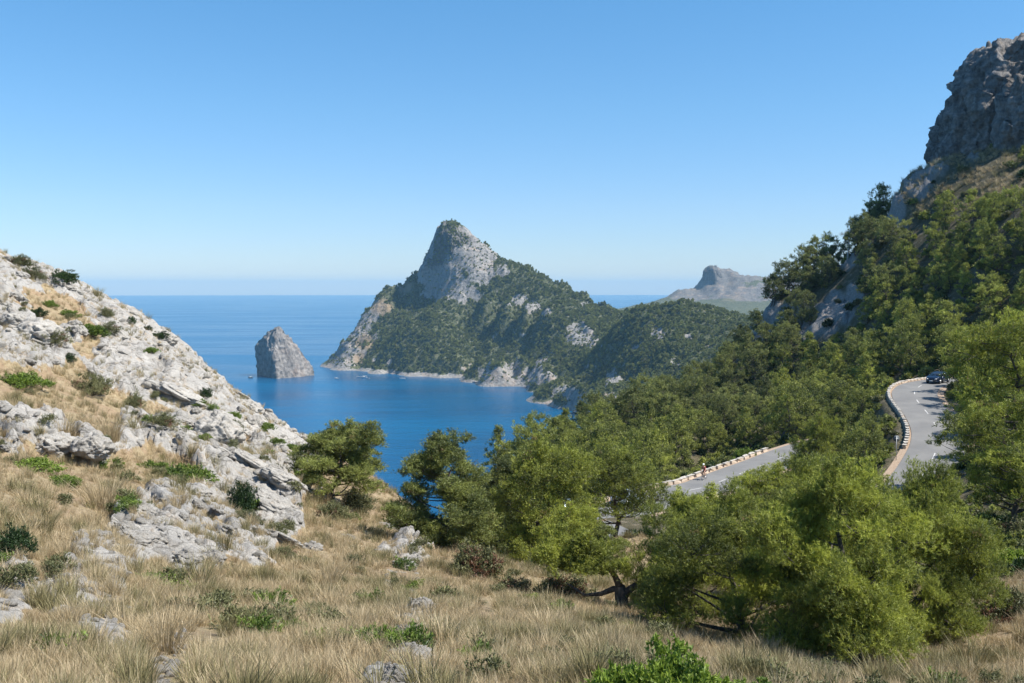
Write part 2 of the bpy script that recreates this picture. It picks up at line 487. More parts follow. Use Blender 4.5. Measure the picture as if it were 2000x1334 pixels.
# ------------------------------------------------------------------ ground materials
def ground_material():
    t = NT('hillside')
    co = t.coords(1.0)
    rock, wood, scree = t.attr('rock'), t.attr('wood'), t.attr('scree')
    n1 = t.noise(co, 0.9, 8, 0.62); n2 = t.noise(co, 5.5, 6, 0.65); n3 = t.noise(co, 0.25, 4)
    # straw litter and reddish earth
    soil = t.ramp(n2, [(0.28, (0.22, 0.165, 0.09)), (0.5, (0.36, 0.28, 0.165)), (0.72, (0.48, 0.39, 0.26))])
    soil = t.mix(t.ramp(n1, [(0.45, 0.0), (0.62, 0.7)]), soil, (0.33, 0.225, 0.145))
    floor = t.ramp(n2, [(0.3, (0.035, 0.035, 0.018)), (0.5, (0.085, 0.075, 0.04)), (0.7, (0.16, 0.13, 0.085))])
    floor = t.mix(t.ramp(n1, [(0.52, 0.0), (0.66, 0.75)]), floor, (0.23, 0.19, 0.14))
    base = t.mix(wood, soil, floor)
    # limestone: pale faces, grey weathering, dark pits, ochre seams
    lime = t.ramp(n1, [(0.25, (0.22, 0.205, 0.188)), (0.40, (0.335, 0.315, 0.285)), (0.58, (0.43, 0.405, 0.367)), (0.8, (0.52, 0.492, 0.447))])
    pit = t.noise(t.coords((1.0, 1.6, 1.2)), 7.0, 8, 0.72, 0.6)
    lime = t.mix(t.ramp(pit, [(0.28, 0.7), (0.42, 0.0)]), lime, (0.19, 0.178, 0.165))
    lime = t.mix(t.ramp(t.noise(co, 1.7, 5, 0.6, 1.0), [(0.56, 0.0), (0.70, 0.6)]), lime, (0.40, 0.285, 0.175))
    jig = t.n('ShaderNodeVectorMath', operation='ADD'); t.l(t.coords((0.8, 1.5, 1.3)), jig.inputs[0])
    jm = t.n('ShaderNodeVectorMath', operation='SCALE'); t.l(t.noise(co, 1.4, 4, out='Color'), jm.inputs[0]); jm.inputs['Scale'].default_value = 0.7
    t.l(jm.outputs[0], jig.inputs[1])
    lime = t.mix(t.ramp(t.voro(jig.outputs[0], 0.9, 'DISTANCE_TO_EDGE'), [(0.0, 0.75), (0.035, 0.0)]), lime, (0.11, 0.10, 0.085))
    lime = t.mix(t.ramp(n3, [(0.5, 0.0), (0.75, 0.35)]), lime, (0.30, 0.30, 0.30))
    ed = t.n('ShaderNodeMath', operation='ADD'); t.l(rock, ed.inputs[0]); t.l(t.math('MULTIPLY', t.math('SUBTRACT', n2, 0.5), 0.9), ed.inputs[1])
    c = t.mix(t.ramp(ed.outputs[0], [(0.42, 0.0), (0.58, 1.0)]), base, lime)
    grey = t.ramp(t.noise(co, 2.6, 7, 0.75), [(0.3, (0.10, 0.095, 0.09)), (0.5, (0.24, 0.225, 0.21)), (0.7, (0.40, 0.375, 0.35))])
    grey = t.mix(t.ramp(n1, [(0.5, 0.0), (0.7, 0.6)]), grey, (0.30, 0.235, 0.18))
    c = t.mix(scree, c, grey)
    b1 = t.bump(pit, 0.8, 0.16)
    b2 = t.bump(t.voro(t.coords((1.0, 1.5, 1.3)), 2.6, 'DISTANCE_TO_EDGE'), 0.5, 0.14, b1)
    b3 = t.bump(t.noise(co, 24.0, 4, 0.7), 0.5, 0.03, b2)
    return t.set(Base_Color=c, Roughness=0.92, Normal=b3)

# polar mesh: finer near the viewpoint
RAD = np.concatenate([np.geomspace(2.2, 6, 24, endpoint=False), np.geomspace(6, 85, 440, endpoint=False), np.geomspace(85, 470, 230)])
NTH, NRD = 580, len(RAD)
def polar(th0, th1, nth, r):
    th = np.linspace(R(th0), R(th1), nth); nr = len(r)
    A, B = np.meshgrid(th, r, indexing='ij')
    return (B * np.sin(A)).ravel(), (B * np.cos(A)).ravel(), grid_faces(nth, nr)[:, ::-1]

gx, gy, gf = polar(-42, 42, NTH, RAD)
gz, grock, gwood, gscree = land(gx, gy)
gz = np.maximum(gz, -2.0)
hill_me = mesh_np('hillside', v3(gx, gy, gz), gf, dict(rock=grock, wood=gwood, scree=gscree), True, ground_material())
tag(link('hillside', hill_me), 'grassy limestone hillside falling to a wooded slope and road', kind='structure')

# a quick lookup of the finished ground
_GZ = gz.reshape(NTH, NRD)
def ground(x, y, _g=None):
    x = np.asarray(x, float); y = np.asarray(y, float)
    a = (np.arctan2(x, y) - R(-42)) / (R(84)) * (NTH - 1)
    b = np.interp(np.hypot(x, y), RAD, np.arange(NRD))
    a = np.clip(a, 0, NTH - 1.001); b = np.clip(b, 0, NRD - 1.001)
    i = a.astype(int); j = b.astype(int); fa = a - i; fb = b - j
    G = _GZ if _g is None else _g
    return (G[i, j] * (1-fa) * (1-fb) + G[i+1, j] * fa * (1-fb) + G[i, j+1] * (1-fa) * fb + G[i+1, j+1] * fa * fb)
_GR, _GW, _GS = grock.reshape(NTH, NRD), gwood.reshape(NTH, NRD), gscree.reshape(NTH, NRD)

def hit(px, py, y0=4.0, y1=460.0):
    """the spot of ground seen at a pixel of the photograph"""
    d = ray(px, py); d = d / d[1]
    Y = y0 * (y1 / y0) ** np.linspace(0, 1, 2500)
    P = np.array((0, 0, EYE)) + d[None] * Y[:, None]
    g = ground(P[:, 0], P[:, 1])
    k = np.argmax(P[:, 2] < g)
    return P[k] if P[k, 2] < g[k] else None

def road_clear(x, y, extra=0.0):
    ok = np.ones(len(x), bool)
    for L, hw in ((UPPER_L, HW_U), (LOWER_L, HW_L), (PARK_L, HW_P)):
        d, _ = road_near(L, x, y); ok &= d > hw + extra
    return ok
# ------------------------------------------------------------------ sea
def sea_material():
    t = NT('sea')
    co = t.coords(1.0)
    lw = t.n('ShaderNodeLayerWeight'); lw.inputs['Blend'].default_value = 0.5
    streak = t.noise(t.coords((0.0011, 0.0045, 1.0), (0, 0, R(-8))), 1.0, 5, 0.6, 0.8)
    wind = t.ramp(streak, [(0.40, 0.0), (0.62, 1.0)])
    deep = t.mix(wind, (0.0002, 0.060, 0.150), (0.0006, 0.086, 0.195))
    shal = t.attr('shallow')
    col = t.mix(shal, deep, (0.002, 0.14, 0.22))
    w1 = t.noise(t.coords((0.09, 0.16, 1.0)), 1.0, 6, 0.62, 0.4)
    w2 = t.noise(t.coords((0.012, 0.03, 1.0)), 1.0, 4, 0.55)
    b = t.bump(w1, 0.55, 1.3)
    b = t.bump(w2, 0.22, 6.0, b)
    rough = t.math('ADD', t.math('MULTIPLY', wind, 0.10), 0.16)
    t.b.inputs['IOR'].default_value = 1.33
    return t.set(Base_Color=col, Roughness=rough, Specular_IOR_Level=0.13, Normal=b)

nr, na = 90, 160
rr = np.concatenate([[0], 60 * (25000 / 60) ** np.linspace(0, 1, nr - 1)])
aa = np.linspace(0, 2 * math.pi, na)
A_, B_ = np.meshgrid(aa, rr, indexing='ij')
sx, sy = (B_ * np.sin(A_)).ravel(), (B_ * np.cos(A_)).ravel()

# ------------------------------------------------------------------ the mountain across the bay
MP = []
def M(px, py, Y): MP.append(at(px, py, Y))
SHORE = [(640,722),(650,721),(700,723),(760,730),(800,735),(860,738),(900,740),(940,748),(975,756),(1005,752),(1040,757),(1065,768),(1090,790),(1115,802),(1135,806),(1160,820),(1190,845)]
for px, py in SHORE: MP.append(atz(px, py, -1.0))
for px, py in SHORE: MP.append(atz(px, py, -1.0) + (-25 if px < 800 else -18, -45, -9))
# skyline
for a in [(655,700,2260),(668,672,2275),(690,648,2290),(712,610,2300),(728,592,2305),(745,574,2310),(770,560,2315),(800,546,2315),(822,536,2310),(828,508,2305),(842,500,2302),(846,474,2300),(853,444,2298),(865,438,2296),(890,438,2292),(910,452,2285),(930,465,2278),(950,480,2268),(975,505,2255),(990,513,2245),
          (1030,522,2210),(1070,540,2160),(1100,555,2120),(1150,580,2050),(1190,604,1990),(1240,612,1920),(1300,612,1850),(1380,630,1760),(1450,640,1680)]: M(*a)
# behind the skyline
for (px, py, Y) in [(690,648,2290),(745,574,2310),(800,546,2315),(853,444,2298),(890,438,2292),(950,480,2268),(1030,522,2210),(1100,555,2120),(1190,604,1990),(1300,612,1850)]:
    MP.append(at(px, py, Y) + (0, 60, -45)); p = at(px, py, Y) + (0, 300, 0); p[2] = 0; MP.append(p)
for px, py in ((640,722),(600,722)):
    p = atz(px, py, -1); MP.append(p + (-60, 60, -12)); MP.append(p + (-60, 250, -14)); MP.append(p + (-200, 0, -30))
# the summit block, its cliff and the pale shoulder below it
for a in [(858,470,2280),(885,470,2268),(915,490,2255),(950,505,2240),(870,500,2262),(855,520,2272),(845,545,2280),(850,520,2275),(905,500,2240),(940,510,2225),
          (848,560,2268),(870,580,2215),(880,548,2228),(930,535,2200),(980,530,2190)]: M(*a)
# the gully left of the shoulder and the left flank beyond it
for a in [(830,560,2292),(815,590,2282),(800,612,2262),(840,605,2240),(780,590,2300),(760,610,2275),(740,640,2250),(770,640,2235),(700,680,2225),(720,660,2245),(690,700,2190),(735,668,2225),(760,660,2215)]: M(*a)
# wooded lobe in the light
for a in [(810,615,2180),(850,612,2150),(780,650,2160),(830,650,2105),(880,660,2075),(760,690,2125),(820,690,2060),(880,700,2020),(720,705,2160),(800,722,2030),(860,725,1995),(740,722,2085)]: M(*a)
# hollow in the shade and the rocky rib above it
for a in [(900,590,2165),(950,582,2130),(990,582,2080),(1030,592,2030),(1062,604,1985),(1085,630,1930),(930,620,2150),(970,620,2120),(1010,625,2075),(1040,640,2020),(910,650,2120),(950,660,2090),(1000,665,2035),(1040,675,1965),(930,700,2035),(980,700,1985),(1020,710,1930),(1050,725,1870),(915,728,2000),(1030,745,1830)]: M(*a)
for a in [(975,735,1925),(985,728,1940),(992,718,1948),(960,742,1920),(1000,745,1870)]: M(*a)
# right slope: pale patch and the spur to the knoll
for a in [(960,550,2190),(1000,555,2165),(1060,570,2110),(1100,585,2060),(1140,600,2005),(1100,620,1955),(1140,640,1880),(1180,625,1915),(1120,665,1820),(1160,660,1810),(1090,680,1840),(1100,720,1760),(1130,700,1740),(1080,745,1745),(1110,760,1640),(1130,785,1540)]: M(*a)
# the wooded knoll nearer to us
for a in [(1190,655,1700),(1210,632,1650),(1240,610,1620),(1270,600,1600),(1310,597,1580),(1350,597,1560),(1390,606,1540),(1430,625,1510),(1470,640,1480),(1180,700,1600),(1220,690,1530),(1260,680,1450),(1300,680,1400),(1350,670,1380),(1400,670,1360),
          (1150,760,1570),(1180,760,1500),(1230,760,1400),(1280,750,1300),(1340,730,1240),(1400,710,1200),(1160,800,1490),(1450,700,1150),(1550,640,1400),(1550,700,1100),(1250,830,1250),(1350,800,1120)]: M(*a)
for (px, py, Y) in [(1240,612,1650),(1310,598,1600),(1390,606,1560)]: MP.append(at(px, py, Y) + (10, 70, -25))
for (px, py), (qx, qy) in zip(SHORE, SHORE[1:]):
    for f in (0.0, 0.5):
        a, b = px + (qx - px) * f, py + (qy - py) * f
        Ys = atz(a, b, -1.0)[1]
        if a >= 940: M(a, b - 26, Ys + 6); M(a, b - 48, Ys + 22)
        elif 690 <= a < 940: M(a, b - 9, Ys + 14); M(a, b - 26, Ys + 24)
mount = Surface(MP, c=5.0, e=0.62, lam=2.5)

def mountain_height(x, y):
    h = mount(x, y)
    p = v3(x, y, h)
    up = smooth(-2, 25, h)
    px, py = proj(p)
    crag = ridged(p * 0.016, 5, 101) - 0.55
    blocks = worley(p * np.array((0.05, 0.05, 0.03)), 7)
    hi = smooth(215, 265, h)
    h = h + up * (20 * crag + 7 * fbm(p * 0.05, 4, 103)) * (0.75 + 0.35 * hi)
    h = h + up * 9 * (blocks[2] - 0.5) * smooth(0.0, 0.25, blocks[1] - blocks[0])
    return h

def mountain_material(name='mountain', lk=1.0):
    t = NT(name)
    co = t.coords(1.0)
    rock, dry = t.attr('rock'), t.attr('dry')
    n1 = t.noise(co, 0.035, 8, 0.65); n2 = t.noise(co, 0.16, 6, 0.7)
    lime = t.ramp(n2, [(0.30, (0.09 * lk, 0.086 * lk, 0.082 * lk)), (0.45, (0.20 * lk, 0.19 * lk, 0.178 * lk)), (0.62, (0.31 * lk, 0.293 * lk, 0.272 * lk))])
    lime = t.mix(t.ramp(n1, [(0.52, 0.0), (0.68, 0.55)]), lime, (0.38, 0.27, 0.19))
    scrub = t.ramp(n2, [(0.34, (0.035, 0.045, 0.022)), (0.52, (0.075, 0.085, 0.04)), (0.68, (0.19, 0.175, 0.12))])
    sum_ = t.math('ADD', rock, t.math('MULTIPLY', t.math('SUBTRACT', n2, 0.5), 1.1))
    c = t.mix(t.ramp(sum_, [(0.40, 0.0), (0.62, 1.0)]), scrub, lime)
    c = t.mix(dry, c, (0.27, 0.20, 0.13))
    b = t.bump(n2, 0.9, 4.0)
    return t.set(Base_Color=c, Roughness=0.95, Normal=b)

def hfield(name, x0, x1, y0, y1, step, fn, keep=None):
    xs = np.arange(x0, x1 + step, step); ys = np.arange(y0, y1 + step, step)
    X, Y = np.meshgrid(xs, ys, indexing='ij')
    return X.ravel(), Y.ravel(), len(xs), len(ys)

mx, my, mnx, mny = hfield('mountain', -440, 640, 1000, 2420, 2.7, None)
mz = mountain_height(mx, my)
# slope and where the bare rock is
Zg = mz.reshape(mnx, mny)
dzx, dzy = np.gradient(Zg, 2.7)
mslope = np.hypot(dzx, dzy).ravel()
mp = v3(mx, my, mz)
mpx, mpy = proj(mp)
MROCK = [(890,470,1.0,55),(930,500,1.0,45),(860,500,1.0,40),(880,560,1.1,38),(905,575,.8,26),(940,530,.9,36),(985,530,.8,25),(840,530,1,30),(700,650,.9,30),(680,690,1.0,36),(665,710,1.0,25),(730,600,.6,30),(712,625,.8,25),(1130,655,1.1,32),(1150,668,.8,24),(1085,690,.4,25),
         (1010,587,.9,18),(1045,598,1.0,16),(1070,607,.9,14),(980,740,1.2,30),(1000,720,.8,22),(910,715,.45,20),(880,720,.3,18),(1100,740,.5,30),(1120,775,.7,30),(1145,790,.7,25),(950,735,.7,25),(1010,738,.8,26),(1045,735,.8,28),(1075,740,.7,28),(1100,765,.8,28),(1160,720,.4,25),(1190,770,.55,30),(1055,705,.45,22),(1285,650,.8,22),(1240,680,.6,18),(1340,660,.55,16),(1320,700,.7,22),(1200,740,.6,24),(1380,680,.5,18),(1260,760,.5,30),(1230,700,.25,30),(870,520,1,40),(1140,598,.5,15),(1110,588,.5,12)]
mrock = np.zeros(len(mx))
for a, b, v, r in MROCK:
    mrock = np.maximum(mrock, v * np.exp(-(((mpx - a) / r) ** 2 + ((mpy - b) / (r * 0.8)) ** 2)))
mrock = mrock + 0.6 * fbm(mp * 0.025, 5, 111, 0.6) + 0.35 * smooth(1.5, 2.6, mslope)
mrock = np.maximum(smooth(0.36, 0.6, mrock), smooth(8, 3, mz + 9 * fbm(mp * 0.03, 3, 113)))
mdry = np.zeros(len(mx))
for a, b, v, r in [(715,668,.9,24),(745,600,.7,28),(700,700,.8,20),(1180,640,.3,30),(790,560,.6,25)]:
    mdry = np.maximum(mdry, v * np.exp(-(((mpx - a) / r) ** 2 + ((mpy - b) / (r * .8)) ** 2)))
mdry = smooth(0.35, 0.6, mdry + 0.3 * fbm(mp * 0.03, 3, 117)) * 0.8
keepf = grid_faces(mnx, mny)
keepf = keepf[(mz[keepf].max(axis=1) > -14)]
mp[:, 2] = np.maximum(mp[:, 2], -2.5)
mount_me = mesh_np('mountain', mp, keepf, dict(rock=mrock, dry=mdry), True, mountain_material())
tag(link('mountain', mount_me), 'steep limestone headland with wooded slopes rising from the bay', kind='structure')

# (the summit tower is added below, as a part of the mountain)
mount_ob = bpy.data.objects['mountain']
def mground(x, y, A=None):
    a = np.clip((np.asarray(x) + 440) / 2.7, 0, mnx - 1.001); b = np.clip((np.asarray(y) - 1000) / 2.7, 0, mny - 1.001)
    i = a.astype(int); j = b.astype(int); fa = a - i; fb = b - j
    G = (mz if A is None else A).reshape(mnx, mny)
    return G[i, j]*(1-fa)*(1-fb) + G[i+1, j]*fa*(1-fb) + G[i, j+1]*(1-fa)*fb + G[i+1, j+1]*fa*fb

# shallows: pale water close under the shore
shore = np.array([atz(*p, 0.0) for p in SHORE])
SEAX, SEAY = sx, sy
sd = np.full(len(sx), 1e9)
for p in shore: sd = np.minimum(sd, np.hypot(sx - p[0], sy - p[1]))
sea_me = mesh_np('sea', v3(sx, sy, 0.0), grid_faces(na, nr), dict(shallow=np.zeros(len(sx))), False, sea_material())
sea = tag(link('sea', sea_me), 'deep blue sea reaching the horizon', kind='structure')

# ------------------------------------------------------------------ far peaks
FP = []
def F(px, py, Y): FP.append(at(px, py, Y))
for a in [(1195,606,4300),(1240,596,4350),(1272,590,4400),(1290,584,4420),(1312,573,4450),(1340,564,4480),(1362,565,4500),(1371,560,4500),(1374,532,4500),(1380,524,4500),(1393,521,4500),(1408,526,4500),(1416,533,4510),(1420,528,4520),(1430,530,4520),(1450,538,4540),(1480,548,4560),(1500,546,4580),(1540,545,4600),(1600,548,4650),(1150,612,4300),(1100,618,4300)]:
    F(*a); p = at(*a) + (0, 260, 0); p[2] = max(0, p[2] - 190); FP.append(p)
for a in [(1385,550,4450),(1380,570,4410),(1400,575,4330),(1420,560,4380),(1450,570,4300),(1360,585,4350),(1330,590,4300),(1300,600,4250),(1480,580,4250),(1380,600,4000),(1430,600,3900),(1480,610,3800),(1320,610,3900),(1250,612,3900),(1400,620,3500),(1480,640,3200),(1300,625,3400),(1200,616,3900),(1550,600,4000),(1600,640,3200),(1230,640,3000),(1160,620,3900)]: F(*a)
farS = Surface(FP, c=20, e=0.6, lam=3.0)
fx, fy, fnx, fny = hfield('far', 330, 1500, 3000, 4750, 9.0, None)
fz = farS(fx, fy)
fp = v3(fx, fy, fz)
fz = fz + smooth(0, 60, fz) * (26 * (ridged(fp * 0.011, 5, 131) - 0.55) + 10 * fbm(fp * 0.03, 4, 133)) * smooth(95, 190, fz) + 5 * fbm(fp * 0.03, 3, 137)
fdx, fdy = np.gradient(fz.reshape(fnx, fny), 9.0)
fs = np.hypot(fdx, fdy).ravel()
fp = v3(fx, fy, fz)
frock = 0.85 * smooth(0.35, 0.6, smooth(75, 150, fz) * 0.6 + 0.3 * smooth(0.7, 1.6, fs) + 0.4 * fbm(fp * 0.012, 4, 139))
fdry = smooth(0.1, 0.5, fbm(fp * 0.008, 4, 143)) * smooth(90, 160, fz) * 0.6
fp[:, 2] = np.maximum(fp[:, 2], -2.5)
far_me = mesh_np('far_peaks', fp, grid_faces(fnx, fny), dict(rock=frock, dry=fdry), True, mountain_material('far_hills', 0.55))
tag(link('far_hills', far_me), 'hazy rocky peak with a cliff on its seaward side', kind='structure')

# ------------------------------------------------------------------ lofted rocks: the islet and the tall cliff
def rock_material(name, lo, mid, hi, ochre, scale, bump):
    t = NT(name)
    co = t.coords(1.0)
    n1 = t.noise(co, 0.25 * scale, 8, 0.65); n2 = t.noise(co, 1.1 * scale, 7, 0.7)
    n4 = t.noise(t.coords((1.0, 1.0, 0.22)), 0.5 * scale, 6, 0.65, 0.5)
    c = t.ramp(n2, [(0.30, lo), (0.47, mid), (0.66, hi)])
    c = t.mix(t.ramp(n4, [(0.48, 0.0), (0.66, 0.75)]), c, lo)
    c = t.mix(t.ramp(n1, [(0.52, 0.0), (0.68, 0.6)]), c, ochre)
    b = t.bump(n2, 0.8, bump)
    b = t.bump(n4, 0.7, bump * 1.6, b)
    return t.set(Base_Color=c, Roughness=0.94, Normal=b)

def loft(rings, nseg, disp, mat, name):
    """rings: closed plan outlines from bottom to top, same number of corner points; disp(p, n) pushes the surface"""
    levels = []
    for ring in rings:
        P = np.asarray(ring, float); P = np.vstack([P, P[:1]])
        s = np.concatenate([[0], np.cumsum(np.linalg.norm(np.diff(P[:, :2], axis=0), axis=1))])
        u = np.linspace(0, s[-1], nseg, endpoint=False)
        levels.append(np.stack([np.interp(u, s, P[:, k]) for k in range(3)], -1))
    L = np.stack(levels)
    nl = len(L)
    ctr = L[-1].mean(axis=0)
    top = [L[-1] * (1 - f) + ctr * f for f in (0.25, 0.5, 0.75, 0.93)]
    L = np.concatenate([L, np.stack(top)]); nl = len(L)
    du = np.roll(L, -1, axis=1) - np.roll(L, 1, axis=1); dv = np.gradient(L, axis=0)
    nrm = np.cross(du, dv); nrm /= np.linalg.norm(nrm, axis=2)[..., None] + 1e-9
    p = L.reshape(-1, 3); n = nrm.reshape(-1, 3)
    p = disp(p, n)
    f = []
    idx = np.arange(nl * nseg).reshape(nl, nseg)
    a, b = idx[:-1], idx[1:]
    f = np.stack([a, np.roll(a, -1, 1), np.roll(b, -1, 1), b], -1).reshape(-1, 4)
    cap = idx[-1][None]
    return mesh_np(name, p, [f, cap], None, True, mat)

# the summit tower of the mountain and the head of the far peak: steep blocks on the height fields
def tower_rings(left, right, Y0, depth, zs, fx_=0.35):
    out = []
    for py in zs:
        a = at(np.interp(-py, [-q[1] for q in left], [q[0] for q in left]), py, Y0)
        b = at(np.interp(-py, [-q[1] for q in right], [q[0] for q in right]), py, Y0)
        k = b[0] - a[0]; z = a[2]; d = depth * min(1.0, 0.25 + k / 90.0)
        out.append([(a[0], Y0, z), (a[0] + 0.10 * k, Y0 - 0.45 * d, z), (a[0] + fx_ * k, Y0 - 0.85 * d, z), (a[0] + 0.7 * k, Y0 - 0.5 * d, z), (b[0], Y0 + 0.1 * d, z), (a[0] + 0.7 * k, Y0 + 0.5 * d, z), (a[0] + 0.25 * k, Y0 + 0.5 * d, z)])
    return out
def tower_disp(p, n):
    k = 11 * (ridged(p * (0.035, 0.035, 0.018), 5, 171, 0.6) - 0.5) + 3.5 * fbm(p * 0.12, 4, 173) + 7.0 * (worley(p * (0.07, 0.07, 0.035), 13)[2] - 0.5) + 3 * (worley(p * (0.2, 0.2, 0.1), 14)[2] - 0.5)
    return p + n * k[:, None]
tower_mat = rock_material('summit_rock', (0.05, 0.055, 0.043), (0.135, 0.128, 0.12), (0.25, 0.237, 0.225), (0.19, 0.155, 0.12), 0.11, 4.0)
TL = [(826, 600), (828, 560), (834, 536), (836, 512), (847, 500), (852, 474), (856, 455), (861, 445), (868, 438)]
TR = [(1030, 600), (1010, 560), (988, 528), (962, 505), (940, 480), (922, 465), (908, 453), (901, 445), (897, 438)]
link('summit', loft(tower_rings(TL, TR, 2290, 46, np.linspace(518, 438, 44)), 220, tower_disp, tower_mat, 'summit'), mount_ob)
TL2 = [(1362, 600), (1369, 565), (1373, 545), (1374, 530), (1382, 523), (1388, 520)]
TR2 = [(1450, 600), (1436, 565), (1424, 545), (1416, 533), (1405, 526), (1398, 520)]
link('summit', loft(tower_rings(TL2, TR2, 4490, 70, np.linspace(590, 521, 40)), 140, tower_disp, rock_material('far_rock', (0.045, 0.045, 0.045), (0.10, 0.095, 0.09), (0.17, 0.16, 0.15), (0.14, 0.11, 0.085), 0.08, 4.0), 'summit'), bpy.data.objects['far_hills'])

# islet: plan at the waterline, drawn in to a peak
I0, I1 = atz(494, 736, 0.0), atz(612, 727, 0.0)
ic = atz(548, 738, 0.0)
def islet_ring(t):
    Yb = ic[1] + 46
    # left and right edge and the height at this level
    
    le = np.interp(t, [0, .15, .45, .64, .76, .88, 1], [494, 494, 493, 495, 506, 521, 537])
    ri = np.interp(t, [0, .1, .3, .5, .7, .85, .95, 1], [612, 609, 599, 586, 571, 559, 552, 547])
    z = t * 101.0
    w = (ri - le) * Yb / FPX / 2; cx = ((ri + le) / 2 - 1000) * Yb / FPX
    pr = np.interp(t, [0, .3, .7, 1], [554, 548, 540, 543])      # where the lit and the shaded face meet
    ex = (pr - 1000) * Yb / FPX
    d = max(4.0, 62 * (1 - t) ** 0.8 + 6)
    L_, P_, R_ = np.array((cx - w, Yb + 0.45 * d, z)), np.array((ex, Yb - d * 0.95, z)), np.array((cx + w, Yb + d * 0.25, z))
    return [tuple(L_), tuple(L_ * 0.5 + P_ * 0.5), tuple(P_), tuple(P_ * 0.5 + R_ * 0.5 + (4, -6, 0)), tuple(R_), (cx + w * 0.4, Yb + d * 0.7, z), (cx - w * 0.5, Yb + d * 0.8, z)]
def islet_disp(p, n):
    q = p * 0.04
    k = 5 * (ridged(q * (1, 1, .6), 5, 151) - 0.55) + 3.5 * fbm(p * 0.11, 4, 153) + 4.5 * (worley(p * (0.06, 0.06, 0.035), 9)[2] - 0.5) + 2.4 * (worley(p * (0.2, 0.2, 0.12), 16)[2] - 0.5)
    p = p + n * k[:, None]; p[:, 2] = np.maximum(p[:, 2], -2.5)
    return p
islet_mat = rock_material('islet_rock', (0.085, 0.08, 0.076), (0.19, 0.175, 0.162), (0.33, 0.305, 0.28), (0.25, 0.175, 0.125), 0.10, 4.0)
isl = loft([islet_ring(t) for t in np.concatenate([[-0.05], np.linspace(0, 1, 52)])], 190, islet_disp, islet_mat, 'rock_islet')
tag(link('rock_islet', isl), 'bare pointed rock islet standing in the sea beside the headland', 'islet')

# tall cliff at the right, and the nearer buttress at the frame's edge
def cliff_ring(t, edge, Y0, depth, right, top):
    pys = [e[1] for e in edge][::-1]; pxs = [e[0] for e in edge][::-1]
    py = edge[0][1] + (edge[-1][1] - edge[0][1]) * t
    px = np.interp(py, pys, pxs)
    a = at(px, py, Y0)
    z = a[2]; rx = at(right, py, Y0)[0]
    k = (rx - a[0])
    return [(a[0], Y0, z), (a[0] + 0.08 * k, Y0 - depth * 0.30, z), (a[0] + 0.35 * k, Y0 - depth * 0.42, z), (a[0] + 0.7 * k, Y0 - depth * 0.55, z), (rx, Y0 - depth * 0.5, z), (rx, Y0 + depth, z), (a[0] + 0.3 * k, Y0 + depth, z), (a[0] + 0.03 * k, Y0 + depth * 0.4, z)]
def cliff_disp(p, n):
    q = p * (0.09, 0.09, 0.05)
    k = 2.8 * (ridged(q * (1.2, 1.2, 0.8), 5, 161, 0.6) - 0.5) + 1.3 * fbm(p * (0.25, 0.25, 0.12), 4, 163) + 2.6 * (worley(p * (0.11, 0.11, 0.07), 11)[2] - 0.5) + 1.5 * (worley(p * (0.4, 0.4, 0.25), 12)[2] - 0.5) + 0.7 * (worley(p * (1.1, 1.1, 0.8), 15)[2] - 0.5)
    return p + n * k[:, None]
cliff_mat = rock_material('cliff_rock', (0.065, 0.064, 0.063), (0.175, 0.167, 0.158), (0.33, 0.31, 0.29), (0.22, 0.17, 0.125), 0.55, 0.9)
E1 = [(1842, 330), (1838, 305), (1839, 285), (1850, 268), (1846, 225), (1862, 205), (1872, 182), (1888, 155), (1902, 128), (1920, 108), (1940, 96), (1975, 84), (2010, 72), (2060, 58)]
c1 = loft([cliff_ring(t, E1, 244, 26, 2330, 0) for t in np.linspace(0, 1, 130)], 520, cliff_disp, cliff_mat, 'rock_cliff')
tag(link('rock_cliff', c1), 'shaded grey limestone cliff towering over the pine slope', kind='structure')
E2 = [(1950, 345), (1955, 318), (1962, 290), (1960, 250), (1966, 215), (1972, 185), (1985, 160), (2005, 135), (2030, 110)]
c2 = loft([cliff_ring(t, E2, 226, 12, 2300, 0) for t in np.linspace(0, 1, 100)], 380, cliff_disp, cliff_mat, 'rock_buttress')
tag(link('rock_buttress', c2), 'dark streaked rock buttress in front of the tall cliff', kind='structure')
# ------------------------------------------------------------------ plant materials
def leaf_material(name, dark, light, trans=0.22, warm=None):
    t = NT(name)
    tint = t.attr('tint')
    rnd = t.n('ShaderNodeObjectInfo').outputs['Random']
    f = t.math('ADD', t.math('MULTIPLY', tint, 0.8), t.math('MULTIPLY', t.math('SUBTRACT', rnd, 0.4), 0.35), True)
    c = t.ramp(f, [(0.05, dark), (0.55, tuple((a + b) / 2 for a, b in zip(dark, light))), (0.95, light)])
    if warm: c = t.mix(t.ramp(tint, [(0.90, 0.0), (0.97, 1.0)]), c, warm)
    d = t.n('ShaderNodeBsdfDiffuse'); tr = t.n('ShaderNodeBsdfTranslucent'); g = t.n('ShaderNodeBsdfGlossy')
    g.inputs['Roughness'].default_value = 0.55
    t.l(c, d.inputs['Color']); t.l(c, tr.inputs['Color'])
    m = t.n('ShaderNodeMixShader'); m.inputs[0].default_value = trans
    t.l(d.outputs[0], m.inputs[1]); t.l(tr.outputs[0], m.inputs[2])
    m2 = t.n('ShaderNodeMixShader'); m2.inputs[0].default_value = 0.035
    t.l(m.outputs[0], m2.inputs[1]); t.l(g.outputs[0], m2.inputs[2])
    t.l(m2.outputs[0], t.out.inputs['Surface'])
    return t.m

def bark_material(name, lo, hi):
    t = NT(name)
    n = t.noise(t.coords((9, 9, 3)), 1.0, 6, 0.7, 0.6)
    c = t.ramp(n, [(0.3, lo), (0.7, hi)])
    return t.set(Base_Color=c, Roughness=0.95, Normal=t.bump(n, 0.8, 0.03))

